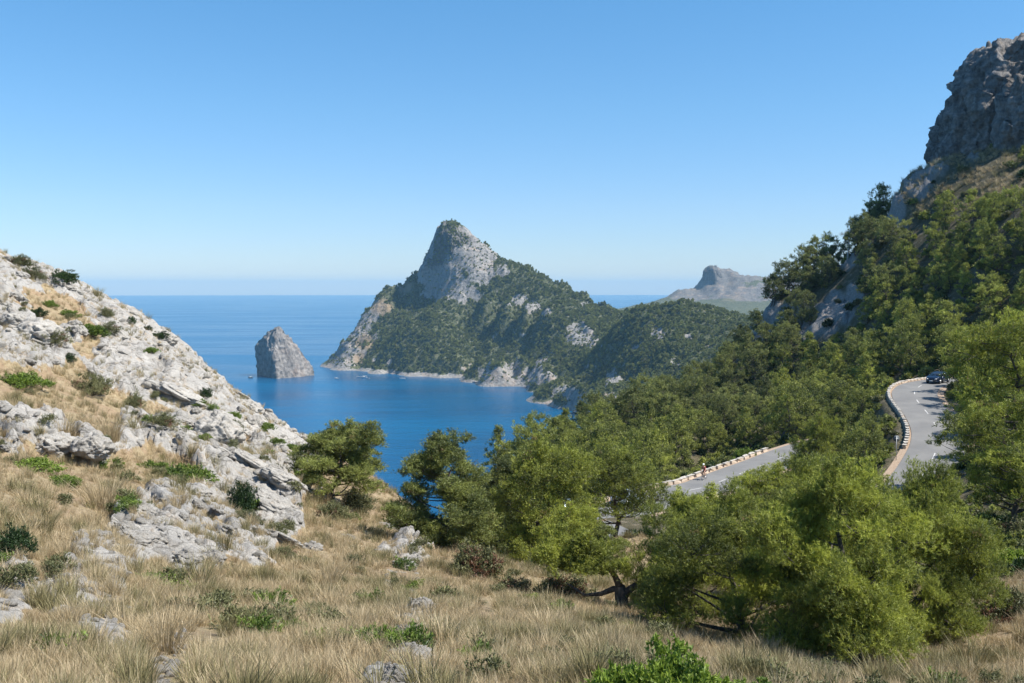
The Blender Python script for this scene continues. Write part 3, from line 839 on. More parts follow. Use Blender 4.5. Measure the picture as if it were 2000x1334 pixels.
PINE_NEAR = leaf_material('pine_needles', (0.078, 0.102, 0.022), (0.54, 0.575, 0.085), 0.35, (0.20, 0.13, 0.06))
PINE_OLIVE = leaf_material('pine_needles_olive', (0.060, 0.080, 0.024), (0.33, 0.36, 0.085), 0.26, (0.20, 0.13, 0.06))
PINE_MID = leaf_material('pine_needles_wood', (0.070, 0.092, 0.026), (0.50, 0.53, 0.10), 0.32)
PINE_FAR = leaf_material('pine_needles_slope', (0.062, 0.080, 0.030), (0.37, 0.395, 0.105), 0.30)
SHRUB = leaf_material('mastic_leaves', (0.050, 0.090, 0.016), (0.270, 0.370, 0.050), 0.35)
SHRUB_BRIGHT = leaf_material('fresh_leaves', (0.10, 0.17, 0.02), (0.38, 0.48, 0.065), 0.35)
SHRUB_DULL = leaf_material('rosemary_leaves', (0.075, 0.085, 0.034), (0.250, 0.245, 0.105), 0.2, (0.19, 0.10, 0.06))
SHRUB_DARK = leaf_material('juniper_leaves', (0.012, 0.032, 0.010), (0.050, 0.092, 0.020), 0.12)
TWIGS = leaf_material('dry_twigs', (0.13, 0.11, 0.10), (0.30, 0.27, 0.25), 0.05)
STRAW = leaf_material('dry_grass', (0.27, 0.20, 0.10), (0.76, 0.62, 0.395), 0.3)
BARK = bark_material('pine_bark', (0.032, 0.026, 0.022), (0.16, 0.138, 0.118))
BARK_PALE = bark_material('dead_wood', (0.30, 0.28, 0.26), (0.58, 0.55, 0.52))

def unit(v):
    return v / (np.linalg.norm(v, axis=-1, keepdims=True) + 1e-9)

def needles(rs, pos, nrm, tint, nshoot, nneed, rc, slen, nlen, nwid, up=0.65, spread=0.9, squash=0.75):
    """sprays of needles round clump centres: single narrow triangles"""
    nc = len(pos)
    k = nc * nshoot
    p = np.repeat(pos, nshoot, 0) + rs.normal(size=(k, 3)) * np.repeat(rc, nshoot)[:, None] * np.array((.55, .55, .55 * squash))
    d = unit(np.repeat(nrm, nshoot, 0) * 0.55 + np.array((0, 0, up)) + rs.normal(size=(k, 3)) * 0.38)
    tn = np.repeat(tint, nshoot) + rs.normal(size=k) * 0.10
    m = k * nneed
    t = rs.rand(m)
    P = np.repeat(p, nneed, 0) + np.repeat(d, nneed, 0) * (t * slen)[:, None]
    D = unit(np.repeat(d, nneed, 0) * 0.62 + rs.normal(size=(m, 3)) * spread * 0.6)
    s = unit(np.cross(D, rs.normal(size=(m, 3)))) * (nwid * (0.6 + 0.8 * rs.rand(m)))[:, None] * 0.5
    L = (nlen * (0.65 + 0.7 * rs.rand(m)))[:, None]
    co = np.stack([P - s, P + s, P + D * L], 1).reshape(-1, 3)
    f = np.arange(m * 3).reshape(-1, 3)
    T = np.repeat(np.repeat(tn, nneed) + 0.26 * (t - 0.5), 3)
    return co, f, np.clip(T, 0, 0.89)

def bend(a, b, rs, sag=0.12, n=6):
    t = np.linspace(0, 1, n)[:, None]
    L = np.linalg.norm(b - a)
    mid = rs.normal(size=3) * L * sag
    mid[2] = -abs(mid[2]) * 0.7
    return a * (1 - t) + b * t + mid * (4 * t * (1 - t))

def pine(name, seed, H, Wd, lobes=12, clumps=260, shoots=30, need=10, nlen=0.10, nwid=0.011, slen=0.14, rc=0.22, bare=0.18, lean=(0, 0), form='bush', trunk_r=0.09, mat=None, brown=0.012, lobelist=None, low=-0.25, branches=True, plume=1.3):
    """Aleppo pine: bent trunk, limbs to foliage lobes, each lobe a shell of needle clumps.
    returns (trunk mesh, crown mesh)"""
    rs = np.random.RandomState(seed)
    top = np.array((lean[0], lean[1], H * 0.86))
    base = np.array((0, 0, -0.35 * max(1, H / 6)))
    spine = np.stack([base, base * 0.0 + (0, 0, 0.02)] + [top * f + np.array((*(rs.normal(size=2) * 0.045 * H), 0)) for f in (0.25, 0.45, 0.65, 0.85)] + [top])
    spr = trunk_r * np.array([1.35, 1.15, 0.9, 0.72, 0.5, 0.3, 0.12])
    parts = [tube(spine, spr, 9)]
    cen, rad = [], []
    if lobelist is not None:
        for (x, y, z, r) in lobelist: cen.append((x, y, z)); rad.append(r)
    else:
        for i in range(lobes):
            h = (i + 0.5) / lobes
            if form == 'bush':      prof = (1 - h) ** 0.55 * (0.75 + 0.5 * min(1, h / 0.22)) * 0.85
            elif form == 'cone':    prof = (1 - h) ** 0.8 * 0.95 + 0.05
            elif form == 'umbrella': prof = 0.45 + 0.5 * math.sin(math.pi * min(1, 0.25 + h * 0.72))
            else:                   prof = 0.30 + 0.62 * math.sin(math.pi * (0.12 + 0.80 * h))
            a = i * 2.399 + rs.uniform(-0.5, 0.5)
            rr = Wd / 2 * prof * rs.uniform(0.35, 0.98)
            z = H * (bare + (0.97 - bare) * h)
            r = Wd * rs.uniform(0.075, 0.165) * (1.0 - 0.35 * h if form in ('cone', 'bush') else 1.0)
            ax = top * (z / H)
            cen.append((ax[0] + rr * math.cos(a), ax[1] + rr * math.sin(a), z - r * 0.3)); rad.append(r)
        cen.append((top[0], top[1], H - Wd * 0.09)); rad.append(Wd * 0.10)
    cen = np.array(cen); rad = np.array(rad); nl0 = len(cen)
    npl = int(nl0 * plume)
    if npl:
        j = rs.choice(nl0, npl, p=rad / rad.sum())
        off = rs.normal(size=(npl, 3)) * rad[j][:, None] * (0.55, 0.55, 0)
        cen = np.vstack([cen, cen[j] + off + np.stack([0 * rad[j], 0 * rad[j], rad[j] * rs.uniform(0.55, 1.0, npl)], -1)])
        rad = np.concatenate([rad, rad[j] * rs.uniform(0.30, 0.45, npl)])
    zst = np.where(np.arange(len(cen)) < nl0, 0.78, 1.9)
    # limbs
    for c, r in zip(cen[:nl0], rad[:nl0]):
        zt = np.clip(c[2] - 0.35 * np.hypot(*c[:2]), 0.12 * H, H * 0.8)
        s = np.stack([np.interp(zt, spine[1:, 2], spine[1:, k]) for k in range(3)])
        rb = np.interp(zt, spine[1:, 2], spr[1:]) * 0.5
        parts.append(tube(bend(s, c, rs, 0.10), np.linspace(rb, rb * 0.3, 6), 6, False))
    w = rad ** 2 * np.where(zst > 1, 2.2, 1.0); w = w / w.sum()
    li = rs.choice(len(cen), clumps, p=w)
    n = unit(rs.normal(size=(clumps, 3)) + np.array((0, 0, 0.45)))
    bad = n[:, 2] < low
    n[bad, 2] *= -0.4; n = unit(n)
    dep = np.where(rs.rand(clumps, 1) < 0.24, rs.uniform(0.1, 0.7, size=(clumps, 1)), rs.uniform(0.72, 1.10, size=(clumps, 1)))
    pos = cen[li] + n * rad[li][:, None] * np.stack([1.05 + 0 * zst, 1.05 + 0 * zst, zst], -1)[li] * dep
    if branches:
        for j in rs.choice(np.where(li < nl0)[0], 130 if clumps > 300 else 20, replace=False):
            parts.append(tube(bend(cen[li[j]], pos[j], rs, 0.08, 4), np.linspace(trunk_r * 0.19, trunk_r * 0.06, 4), 4, False))
    tint = 0.46 + 0.17 * rs.normal(size=clumps) + 0.14 * rs.normal(size=len(cen))[li]
    co, f, T = needles(rs, pos, n, tint, shoots, need, np.full(clumps, rc), slen, nlen, nwid)
    nb = int(clumps * brown)
    if nb:
        per = shoots * need * 3
        for j in rs.choice(clumps, nb, replace=False): T[j * per:(j + 1) * per:1] = np.where(rs.rand(per // 3).repeat(3) < 0.7, 1.0, T[j * per:(j + 1) * per])
    tco, tf = join(parts)
    tm = mesh_np(name + '_trunk', tco, tf, None, True, BARK)
    cm = mesh_np(name + '_crown', co, f, dict(tint=T), False, mat or PINE_NEAR)
    return tm, cm

def dome(name, seed, Wd, H, clumps=70, shoots=14, leaves=8, llen=0.055, lwid=0.026, mat=None, slen=0.07, rc=0.10, brown=0.0, stems=7, up=0.5, flat=1.0):
    """rounded shrub: stems and a dome of leafy clumps; returns (stems mesh, foliage mesh)"""
    rs = np.random.RandomState(seed)
    lob = 5
    a = rs.rand(lob) * 6.28; rr = Wd * 0.26 * np.sqrt(rs.rand(lob))
    cen = np.stack([rr * np.cos(a), rr * np.sin(a), np.full(lob, 0.0)], -1)
    hs = H * rs.uniform(0.65, 1.0, lob)
    li = rs.randint(0, lob, clumps)
    n = unit(rs.normal(size=(clumps, 3)) + (0, 0, 0.5)); n[:, 2] = np.abs(n[:, 2])
    ext = np.stack([np.full(lob, Wd * 0.34), np.full(lob, Wd * 0.34), hs], -1)
    pos = cen[li] + n * ext[li] * rs.uniform(0.55, 1.03, size=(clumps, 1))
    tint = 0.47 + 0.17 * rs.normal(size=clumps) + 0.1 * rs.normal(size=lob)[li]
    co, f, T = needles(rs, pos, n, tint, shoots, leaves, np.full(clumps, rc), slen, llen, lwid, up)
    nb = int(clumps * brown)
    if nb:
        per = shoots * leaves * 3
        for j in rs.choice(clumps, nb, replace=False): T[j * per:(j + 1) * per] = 1.0
    parts = [tube(bend(np.array((0, 0, -0.12)) + rs.normal(size=3) * (.05, .05, 0), pos[j], rs, 0.1, 4), np.linspace(0.014, 0.005, 4) * max(0.6, Wd), 4, False) for j in rs.choice(clumps, stems, replace=False)]
    tco, tf = join(parts)
    return mesh_np(name + '_stems', tco, tf, None, True, BARK), mesh_np(name + '_foliage', co, f, dict(tint=T), False, mat or SHRUB)

def plant(name, label, cat, meshes, loc, rotz=0.0, scale=1.0, group=None, parts=('trunk', 'crown'), tilt=(0, 0)):
    t = thing(name, label, cat, loc, rotz, group, scale)
    t.rotation_euler = (tilt[0], tilt[1], rotz)
    for nm, me in zip(parts, meshes): link(nm, me, t)
    return t

def foot(px, py, Y, sink=0.0):
    """a spot on the ground in the direction of a pixel, Y metres out"""
    x = (px - 1000) / FPX * Y / (CP + (667 - py) / FPX * SP)
    return np.array((x, Y, float(ground(x, Y)) - sink))

# ------------------------------------------------------------------ the pines that stand out, nearest first
PX = lambda w, Y: w * Y / FPX
big = pine('broad_pine', 11, 3.4, 4.6, 26, 2100, 12, 15, 0.064, 0.0078, 0.075, 0.15, 0.04, form='bush', trunk_r=0.10)
b2 = big
b2 = pine('spreading_pine', 13, 2.9, 4.4, 22, 1600, 12, 14, 0.064, 0.0085, 0.075, 0.15, 0.06, (0.25, 0.15), 'oval', 0.09)
plant('pine_tree', 'big bushy light green pine at the middle of the lower right cluster', 'pine tree', big, foot(1640, 1295, 17.2), 0.4, (1.0, 1.0, 0.98))
plant('pine_tree', 'low spreading pine at the left of the lower right cluster', 'pine tree', b2, foot(1455, 1255, 19.5), 2.0, (0.95, 0.95, 0.86))
plant('pine_tree', 'rounded pine at the right of the lower right cluster, beside the dark trunk', 'pine tree', big, foot(1805, 1240, 19.8), 2.3, (0.86, 0.86, 0.98))
plant('pine_tree', 'tall bright green pine standing highest behind the lower right cluster', 'pine tree', b2, foot(1625, 1150, 27), 3.6, (1.1, 1.1, 1.12))
plant('pine_tree', 'pale pine between the old black trunk and the lower right cluster', 'pine tree', b2, foot(1345, 1205, 23.5), 4.4, (0.70, 0.70, 0.72))
plant('pine_tree', 'pine whose top shows left of the tallest in the lower right cluster', 'pine tree', big, foot(1520, 1150, 28), 1.1, (0.95, 0.95, 0.86))
m1 = pine('windswept_pine', 21, 3.5, 3.7, 28, 1900, 10, 10, 0.082, 0.0145, 0.085, 0.135, 0.24, (0.55, 0.1), 'umbrella', 0.085, PINE_OLIVE)
m2 = pine('upright_pine', 22, 4.2, 3.9, 44, 2300, 10, 9, 0.082, 0.0145, 0.085, 0.135, 0.08, (-0.15, 0.1), 'bush', 0.09, PINE_OLIVE)
m3 = pine('light_pine', 23, 4.9, 5.0, 42, 1800, 10, 9, 0.086, 0.017, 0.09, 0.15, 0.06, (0.2, 0), 'oval', 0.10)
m4 = pine('parasol_pine', 24, 5.6, 6.4, 34, 1550, 10, 9, 0.105, 0.021, 0.11, 0.19, 0.32, (-0.4, 0.2), 'umbrella', 0.12)
plant('pine_tree', 'small windswept pine leaning from the rocks, alone beside the sea', 'pine tree', m1, foot(642, 992, 40, 0.05), 0.0, (1.14, 1.14, 0.86))
plant('pine_tree', 'dense upright pine between the bay and the dry grass', 'pine tree', m2, foot(875, 1078, 33, 0.05), 0.6, (1.15, 1.15, 0.90))
plant('pine_tree', 'loose light green pine right of the upright pine, above reddish shrubs', 'pine tree', m3, foot(1055, 1135, 38), 0.2)
plant('pine_tree', 'bushy pine behind the light green pine, its top against the bay', 'pine tree', m2, foot(985, 1060, 48), 2.5, (1.25, 1.25, 1.1))
plant('pine_tree', 'parasol pine with bare dark trunk in front of the car park', 'pine tree', m4, foot(1200, 1045, 56), 1.0, (1.08, 1.08, 0.93))
plant('pine_tree', 'low round pine at the foot of the parasol pine', 'pine tree', m1, foot(1165, 1150, 38), 2.0, (0.75, 0.75, 0.66))
plant('pine_tree', 'pale bushy pine left of the biggest pine, hiding the road', 'pine tree', m3, foot(1405, 1165, 34), 4.0, (0.8, 0.8, 0.66))
plant('pine_tree', 'small pine between the light green pine and the old trunk', 'pine tree', m3, foot(1105, 1160, 31), 0.8, (0.5, 0.5, 0.46))
plant('pine_tree', 'bright pine right of the biggest pine\'s top, below the road bend', 'pine tree', m2, foot(1790, 1100, 40), 1.9, (1.0, 1.0, 0.62))
plant('pine_tree', 'rounded pine at the left of the road gap, behind the biggest pine', 'pine tree', m3, foot(1500, 1040, 60), 2.2, (1.05, 1.05, 0.95))
plant('pine_tree', 'second pine at the left of the road gap, further right', 'pine tree', m1, foot(1610, 1010, 68), 0.3, (1.4, 1.4, 1.35))
plant('pine_tree', 'olive pine hiding the far end of the lower road', 'pine tree', m3, foot(1590, 950, 110), 0.7, (1.25, 1.25, 1.5))
plant('pine_tree', 'small olive pine left of the one at the lower road\'s far end', 'pine tree', m2, foot(1548, 975, 92), 1.7, (0.8, 0.8, 0.62))
# the old trunk with an arching limb
rs = np.random.RandomState(5)
old_parts = [tube([(0, 0, -0.4), (0.0, 0, 0.1), (-0.03, 0, 0.38), (-0.06, 0, 0.6)], [0.21, 0.17, 0.15, 0.13], 10),
             tube([(0.02, 0, 0.30), (0.12, -.02, 0.48), (0.3, -0.05, 0.62), (0.6, -0.1, 0.66), (0.95, -0.1, 0.58), (1.35, 0.1, 0.75), (1.7, 0.2, 1.1)], [0.10, 0.095, 0.085, 0.075, 0.065, 0.05, 0.03], 9),
             tube([(-0.05, 0, 0.5), (-0.2, 0.05, 0.52), (-0.5, 0.1, 0.38), (-0.9, 0.15, 0.33), (-1.3, 0.2, 0.6)], [0.09, 0.075, 0.055, 0.04, 0.02], 8),
             tube([(-0.06, 0, 0.58), (-0.16, 0.1, 0.8), (-0.35, 0.2, 1.05), (-0.5, 0.3, 1.25)], [0.10, 0.07, 0.045, 0.02], 8)]
ll = [(-0.35, -0.1, 1.0, .28), (-0.05, 0.0, 1.0, .22), (-0.75, 0.0, 0.95, .30), (-1.35, 0.2, 0.95, .36), (-1.0, 0.3, 1.3, .34), (-0.5, 0.3, 1.3, .30), (1.0, 0.2, 1.0, .28), (1.5, 0.5, 2.0, .42), (-1.6, 0.5, 1.4, .32), (1.3, 0.2, 1.25, .45), (1.8, 0.1, 1.15, .5), (2.2, 0.3, 1.55, .5), (1.75, 0.5, 1.9, .45), (2.4, 0.0, 0.9, .42), (1.6, -0.2, 0.75, .35)]
tm_, cm_ = pine('old_pine', 31, 1.9, 4, clumps=1150, shoots=10, need=12, nlen=0.066, nwid=0.011, slen=0.075, rc=0.11, lobelist=ll, trunk_r=0.05)
oco, of = join(old_parts)
tm2 = mesh_np('old_pine_trunk', oco, of, None, True, BARK)
bpy.data.meshes.remove(tm_)
plant('pine_tree', 'old pine with thick black trunk and an arching bare limb', 'pine tree', (tm2, cm_), foot(1215, 1196, 23.5), 0.0, 1.0)
# right edge
d1 = pine('dark_pine', 41, 6.0, 5.4, 32, 1450, 10, 9, 0.092, 0.019, 0.10, 0.17, 0.26, (-0.3, 0), 'oval', 0.13)
plant('pine_tree', 'dark pine with bare trunk at the right edge, beside the road shadow', 'pine tree', d1, foot(1985, 1060, 38), 0.5, (0.95, 0.95, 0.9))
plant('pine_tree', 'tall spreading pine right of the road, its boughs over the asphalt', 'pine tree', m4, foot(1960, 905, 66), 2.6, (1.45, 1.45, 1.55))
plant('pine_tree', 'broad green pine behind the spreading pine at the right edge', 'pine tree', d1, foot(2000, 830, 82), 3.0, (1.5, 1.5, 1.35))
plant('pine_tree', 'low branching pine reaching over the road below the black car', 'pine tree', m3, foot(1925, 820, 106), 1.4, (1.15, 1.15, 1.0))

# ------------------------------------------------------------------ the wood on the slope: one of each kind, then copies
KINDS = [('young broad pine', pine('wood_pine', 51, 5.2, 5.0, 21, 247, 7, 6, 0.21, 0.062, 0.30, 0.235, 0.10, (0.2, 0.1), 'bush', 0.12, PINE_MID, 0, branches=False)),
         ('round pine', pine('wood_pine', 52, 6.0, 5.4, 21, 285, 7, 6, 0.21, 0.062, 0.30, 0.235, 0.22, (-0.3, 0.2), 'oval', 0.14, PINE_MID, 0, branches=False)),
         ('flat topped pine', pine('wood_pine', 53, 6.2, 6.4, 18, 285, 7, 6, 0.21, 0.062, 0.30, 0.235, 0.38, (0.4, 0.0), 'umbrella', 0.15, PINE_MID, 0, branches=False)),
         ('pointed pine', pine('wood_pine', 54, 6.8, 4.4, 24, 266, 7, 6, 0.21, 0.062, 0.30, 0.235, 0.12, (0.1, 0.2), 'cone', 0.13, PINE_MID, 0, branches=False)),
         ('shaggy pine', pine('wood_pine', 55, 6.4, 5.8, 27, 323, 7, 6, 0.21, 0.062, 0.30, 0.235, 0.20, (-0.2, -0.3), 'bush', 0.14, PINE_MID, 0, branches=False)),
         ('rounded tall pine', pine('wood_pine', 56, 7.4, 5.4, 27, 323, 7, 6, 0.21, 0.062, 0.30, 0.235, 0.26, (0.3, -0.2), 'oval', 0.15, PINE_MID, 0, branches=False))]
FARK = []
for nm, (tm, cm) in KINDS:
    c2 = cm.copy(); c2.materials.clear(); c2.materials.append(PINE_FAR); FARK.append((nm, (tm, c2)))

# windows through which road, wall, cars and cliff show: no crown may stand before them
CLEAR = [(1748, 748, 1812, 800), (1750, 800, 1850, 935), (1765, 735, 1850, 760), (1330, 930, 1520, 985), (1385, 893, 1510, 925), (1500, 880, 1535, 905), (1215, 985, 1290, 1000), (1742, 860, 1760, 905),
         (1600, 578, 1672, 640), (1640, 490, 1668, 530)]
def blocks_view(x, y, z, h, w):
    px, py0 = proj(np.array((x, y, z))); _, py1 = proj(np.array((x, y, z + h)))
    r = w * 0.42 * FPX / y
    for (a, b, c, d) in CLEAR:
        if px + r > a and px - r < c and py1 < d and py0 > b: 
            # only what is nearer than the thing behind it hides it
            return True
    return False

def place_wood(n_try, seed, box_, zone, spacing, smin, smax, kinds, group, place, py_limit=None):
    rs = np.random.RandomState(seed)
    done = []
    for _ in range(n_try):
        px, Y = rs.uniform(box_[0], box_[2]), math.exp(rs.uniform(math.log(box_[1]), math.log(box_[3])))
        x = (px - 1000) / FPX * Y * 1.0
        if not zone(px, Y): continue
        if any((x - a) ** 2 + (Y - b) ** 2 < (spacing * (0.7 + 0.3 * s)) ** 2 for a, b, s in WOODS): continue
        if not road_clear(np.array([x]), np.array([Y]), 2.6)[0]: continue
        z = float(ground(x, Y))
        k = rs.randint(len(kinds)); s = rs.uniform(smin, smax)
        nm, me = kinds[k]
        if float(ground(x, Y, _GS)) > 0.5 and rs.rand() < 0.9: continue
        gx_, gy_ = proj(np.array((x, Y, z)))
        if Y > 150 and gx_ > 1720 and gy_ < (452 if gx_ < 1900 else 425): continue
        if blocks_view(x, Y, z, 6.4 * s, 5.5 * s): continue
        WOODS.append((x, Y, s)); done.append(1)
        size = 'small' if s < smin + (smax - smin) * 0.33 else ('tall' if s > smin + (smax - smin) * 0.7 else 'middling')
        hx_, hy_ = proj(np.array((x, Y, z)))
        cols = ('left', 'middle', 'right')[int(min(2, max(0, (px - box_[0]) / (box_[2] - box_[0]) * 3)))]
        rows = 'near' if math.log(Y / box_[1]) < 0.5 * math.log(box_[3] / box_[1]) else 'far'
        plant('pine_tree', f'{size} {nm} {place}, {rows} {cols}', 'pine tree', me, (x, Y, z - 0.1), rs.uniform(0, 6.28), (s, s, s * rs.uniform(0.9, 1.12)), group, tilt=(rs.normal() * .05, rs.normal() * .05))
    return len(done)
WOODS = [(foot(*q)[0], foot(*q)[1], 1.5) for q in [(1198,1045,56),(985,1060,48),(1960,905,66),(2000,830,82),(1925,820,106)]]
counts = []
# between the two legs of the road
counts.append(place_wood(900, 101, (1330, 88, 1760, 128), lambda px, Y: True, 3.6, 0.55, 0.95, KINDS, 'pines between the two legs of the road', 'between the two legs of the road'))
# this side of the road, below the grass
counts.append(place_wood(400, 102, (930, 58, 1120, 112), lambda px, Y: True, 4.2, 0.6, 0.95, KINDS, 'pines left of the car park', 'at the bay side of the car park'))
# beyond the lower road
counts.append(place_wood(1600, 103, (930, 112, 1560, 175), lambda px, Y: px > 990 + (Y - 125) * 1.0 - 40, 4.0, 0.75, 1.25, KINDS, 'pines beyond the lower road', 'in the wood beyond the lower road'))
counts.append(place_wood(1600, 104, (1050, 170, 1500, 262), lambda px, Y: px > 1060 + (Y - 170) * 4.2, 4.5, 0.8, 1.25, FARK, 'pines along the edge above the bay', 'along the wood edge above the bay'))
# left of the upper road, up to the scree
counts.append(place_wood(1600, 105, (1480, 125, 1790, 215), lambda px, Y: True, 4.8, 0.8, 1.3, KINDS, 'pines left of the upper road', 'on the slope left of the upper road'))
# under the cliff
counts.append(place_wood(2200, 106, (1490, 195, 1760, 256), lambda px, Y: True, 4.4, 0.85, 1.3, FARK, 'pines on the rocky shoulder', 'on the rocky shoulder below the skyline'))
counts.append(place_wood(2400, 107, (1740, 118, 2120, 212), lambda px, Y: True, 4.1, 0.75, 1.2, KINDS, 'pines on the slope below the cliff', 'on the slope below the cliff'))
counts.append(place_wood(300, 108, (1880, 86, 2150, 125), lambda px, Y: px > 1880, 5.2, 0.9, 1.3, KINDS, 'pines right of the upper road', 'right of the upper road'))
for k, (px, py, Y, s, kind, lab) in enumerate([(1512, 612, 250, 1.15, 1, 'lowest skyline pine, leaning out over the rocky shoulder'), (1540, 590, 250, 1.3, 2, 'flat topped skyline pine on the rocky shoulder, second from the left'), (1565, 575, 252, 1.45, 4, 'big shaggy skyline pine at the left of the shoulder'),
        (1590, 560, 250, 1.2, 1, 'round skyline pine behind the shaggy one'), (1606, 540, 254, 1.5, 2, 'tallest flat topped pine against the sky'), (1628, 532, 254, 1.1, 0, 'broad low skyline pine beside the dead grey tree'), (1650, 500, 256, 0.95, 3, 'small pointed pine behind the dead grey tree'),
        (1682, 490, 253, 1.25, 2, 'flat topped pine right of the dead grey tree'), (1700, 478, 252, 1.4, 4, 'dense pine where the skyline steepens'), (1725, 462, 250, 1.3, 5, 'tall pine at the foot of the upper rock face'), (1670, 545, 240, 1.1, 1, 'dark round pine under the dead grey tree'), (1580, 610, 244, 1.0, 1, 'pine in the shade of the skyline pines'), (1480, 655, 262, 0.8, 2, 'lone flat pine low on the skyline edge')]):
    q = foot(px, py, Y, 0.15)
    plant('pine_tree', lab, 'pine tree', FARK[kind][1], q, k * 1.7, (s, s, s * 1.05), 'pines on the skyline')
print('WOOD', counts)
# ------------------------------------------------------------------ ground cover spread over the land (nobody could count it)
def scatter(name, label, pts, size, euler, kind, protos, mat=None):
    col = bpy.data.collections.new(name + '_kinds')
    for k, me in enumerate(protos):
        o = bpy.data.objects.new(f'{name}_kind_{k:02d}', me); col.objects.link(o)
    me = mesh_np(name, pts, np.zeros((0, 3), int), None) if False else bpy.data.meshes.new(name)
    me.vertices.add(len(pts)); me.vertices.foreach_set('co', np.asarray(pts, np.float32).ravel())
    a = me.attributes.new('size', 'FLOAT', 'POINT'); a.data.foreach_set('value', np.asarray(size, np.float32))
    a = me.attributes.new('turn', 'FLOAT_VECTOR', 'POINT'); a.data.foreach_set('vector', np.asarray(euler, np.float32).ravel())
    a = me.attributes.new('pick', 'INT', 'POINT'); a.data.foreach_set('value', np.asarray(kind, np.int32))
    me.update()
    o = link(name, me)
    g = bpy.data.node_groups.new(name + '_spread', 'GeometryNodeTree')
    g.interface.new_socket('Geometry', in_out='INPUT', socket_type='NodeSocketGeometry')
    g.interface.new_socket('Geometry', in_out='OUTPUT', socket_type='NodeSocketGeometry')
    N = g.nodes.new
    gi, go = N('NodeGroupInput'), N('NodeGroupOutput')
    ci = N('GeometryNodeCollectionInfo'); ci.inputs['Collection'].default_value = col
    ci.inputs['Separate Children'].default_value = True; ci.inputs['Reset Children'].default_value = True
    ip = N('GeometryNodeInstanceOnPoints'); ip.inputs['Pick Instance'].default_value = True
    def na(nm, ty):
        x = N('GeometryNodeInputNamedAttribute'); x.data_type = ty; x.inputs['Name'].default_value = nm
        return next(s for s in x.outputs if s.enabled and s.name == 'Attribute')
    er = N('FunctionNodeEulerToRotation')
    L = g.links.new
    L(gi.outputs[0], ip.inputs['Points']); L(ci.outputs[0], ip.inputs['Instance'])
    L(na('pick', 'INT'), ip.inputs['Instance Index'])
    L(na('turn', 'FLOAT_VECTOR'), er.inputs[0]); L(er.outputs[0], ip.inputs['Rotation'])
    L(na('size', 'FLOAT'), ip.inputs['Scale']); L(ip.outputs[0], go.inputs[0])
    md = o.modifiers.new('spread', 'NODES'); md.node_group = g
    return tag(o, label, kind='stuff')

def tuft(seed, blades, H, Wd, lean=0.55, wid=0.0055, t0=0.5, ears=True):
    rs = np.random.RandomState(seed)
    n = blades
    a = rs.rand(n) * 6.283; r = Wd * 0.16 * np.sqrt(rs.rand(n))
    b = np.stack([r * np.cos(a), r * np.sin(a), np.full(n, -0.03)], -1)
    h = H * rs.uniform(0.45, 1.05, n)
    out = np.stack([np.cos(a + rs.normal(size=n) * .6), np.sin(a + rs.normal(size=n) * .6), np.zeros(n)], -1) * (lean * rs.rand(n) ** 0.8)[:, None]
    m = b + (out * 0.38 + (0, 0, 0.55)) * h[:, None]
    t = b + (out * 1.05 + (0, 0, 0.94)) * h[:, None]
    s = unit(np.cross(t - b, rs.normal(size=(n, 3)))) * (wid * rs.uniform(0.6, 1.3, n))[:, None]
    co = np.stack([b - s * .6, b + s * .6, m - s * .55, m + s * .55, t], 1).reshape(-1, 3)
    i = np.arange(n)[:, None] * 5
    f4 = i + np.array([[0, 1, 3, 2]]); f3 = i + np.array([[2, 3, 4]])
    tint = np.clip(t0 + 0.17 * rs.normal(size=n), 0, 0.89)
    T = np.stack([tint - .10, tint - .10, tint, tint, tint + 0.12], 1).ravel()
    return mesh_np('grass_tuft', co, [f4, f3], dict(tint=np.clip(T, 0, 1)), False, STRAW)

OLIVE = leaf_material('olive_grass', (0.12, 0.105, 0.045), (0.40, 0.35, 0.17), 0.25)
TUFTS = [tuft(201, 56, 0.38, 0.5, 0.75), tuft(202, 50, 0.30, 0.5, 0.95), tuft(203, 64, 0.46, 0.55, 0.6), tuft(204, 46, 0.22, 0.6, 1.1)]
for k in (0, 2):
    me = TUFTS[k].copy(); me.materials.clear(); me.materials.append(OLIVE); TUFTS.append(me)

rs = np.random.RandomState(301)
n = 64000
r = np.exp(rs.uniform(math.log(4.5), math.log(78), n)); r = np.where(rs.rand(n) < 0.5, r, np.interp(rs.rand(n), np.linspace(0, 1, 200), 4.5 * (78 / 4.5) ** (np.linspace(0, 1, 200) ** 0.55)))
th = rs.uniform(R(-32), R(32), n)
x, y = r * np.sin(th), r * np.cos(th)
gk, gs = ground(x, y, _GR), ground(x, y, _GW)
P = v3(x, y, ground(x, y))
patch = fbm(P * 0.35, 4, 311); patch2 = fbm(P * 0.9, 3, 313)
dirt = np.zeros(n)
px_, py_ = proj(P)
for (a, b, rr) in [(330, 1310, 55), (350, 1260, 34), (415, 1248, 34), (805, 1200, 30), (805, 1240, 36), (795, 1290, 48), (785, 1335, 52), (795, 1390, 60), (330, 1380, 60), (788, 1118, 30), (1100, 1290, 20), (560, 1180, 22), (950, 1190, 24)]:
    dirt = np.maximum(dirt, np.exp(-(((px_ - a) / rr) ** 2 + ((py_ - b) / rr) ** 2)))
keep = (gk < 0.35 + 0.25 * patch2) & (gs < 0.75) & (rs.rand(n) < 0.86 + 1.1 * patch) & (dirt < 0.45 + 0.3 * patch2) & ((x < 12) | (r < 45))
keep |= (gk > 0.4) & (rs.rand(n) < 0.42) & (patch > -0.16) & (gs < 0.3)
x, y, r, P, patch, patch2 = x[keep], y[keep], r[keep], P[keep], patch[keep], patch2[keep]
n = len(x)
clump = worley(P * (1.05, 1.05, 0.0), 361)
tus = (clump[0] < 0.30) & (clump[2] < 0.62)
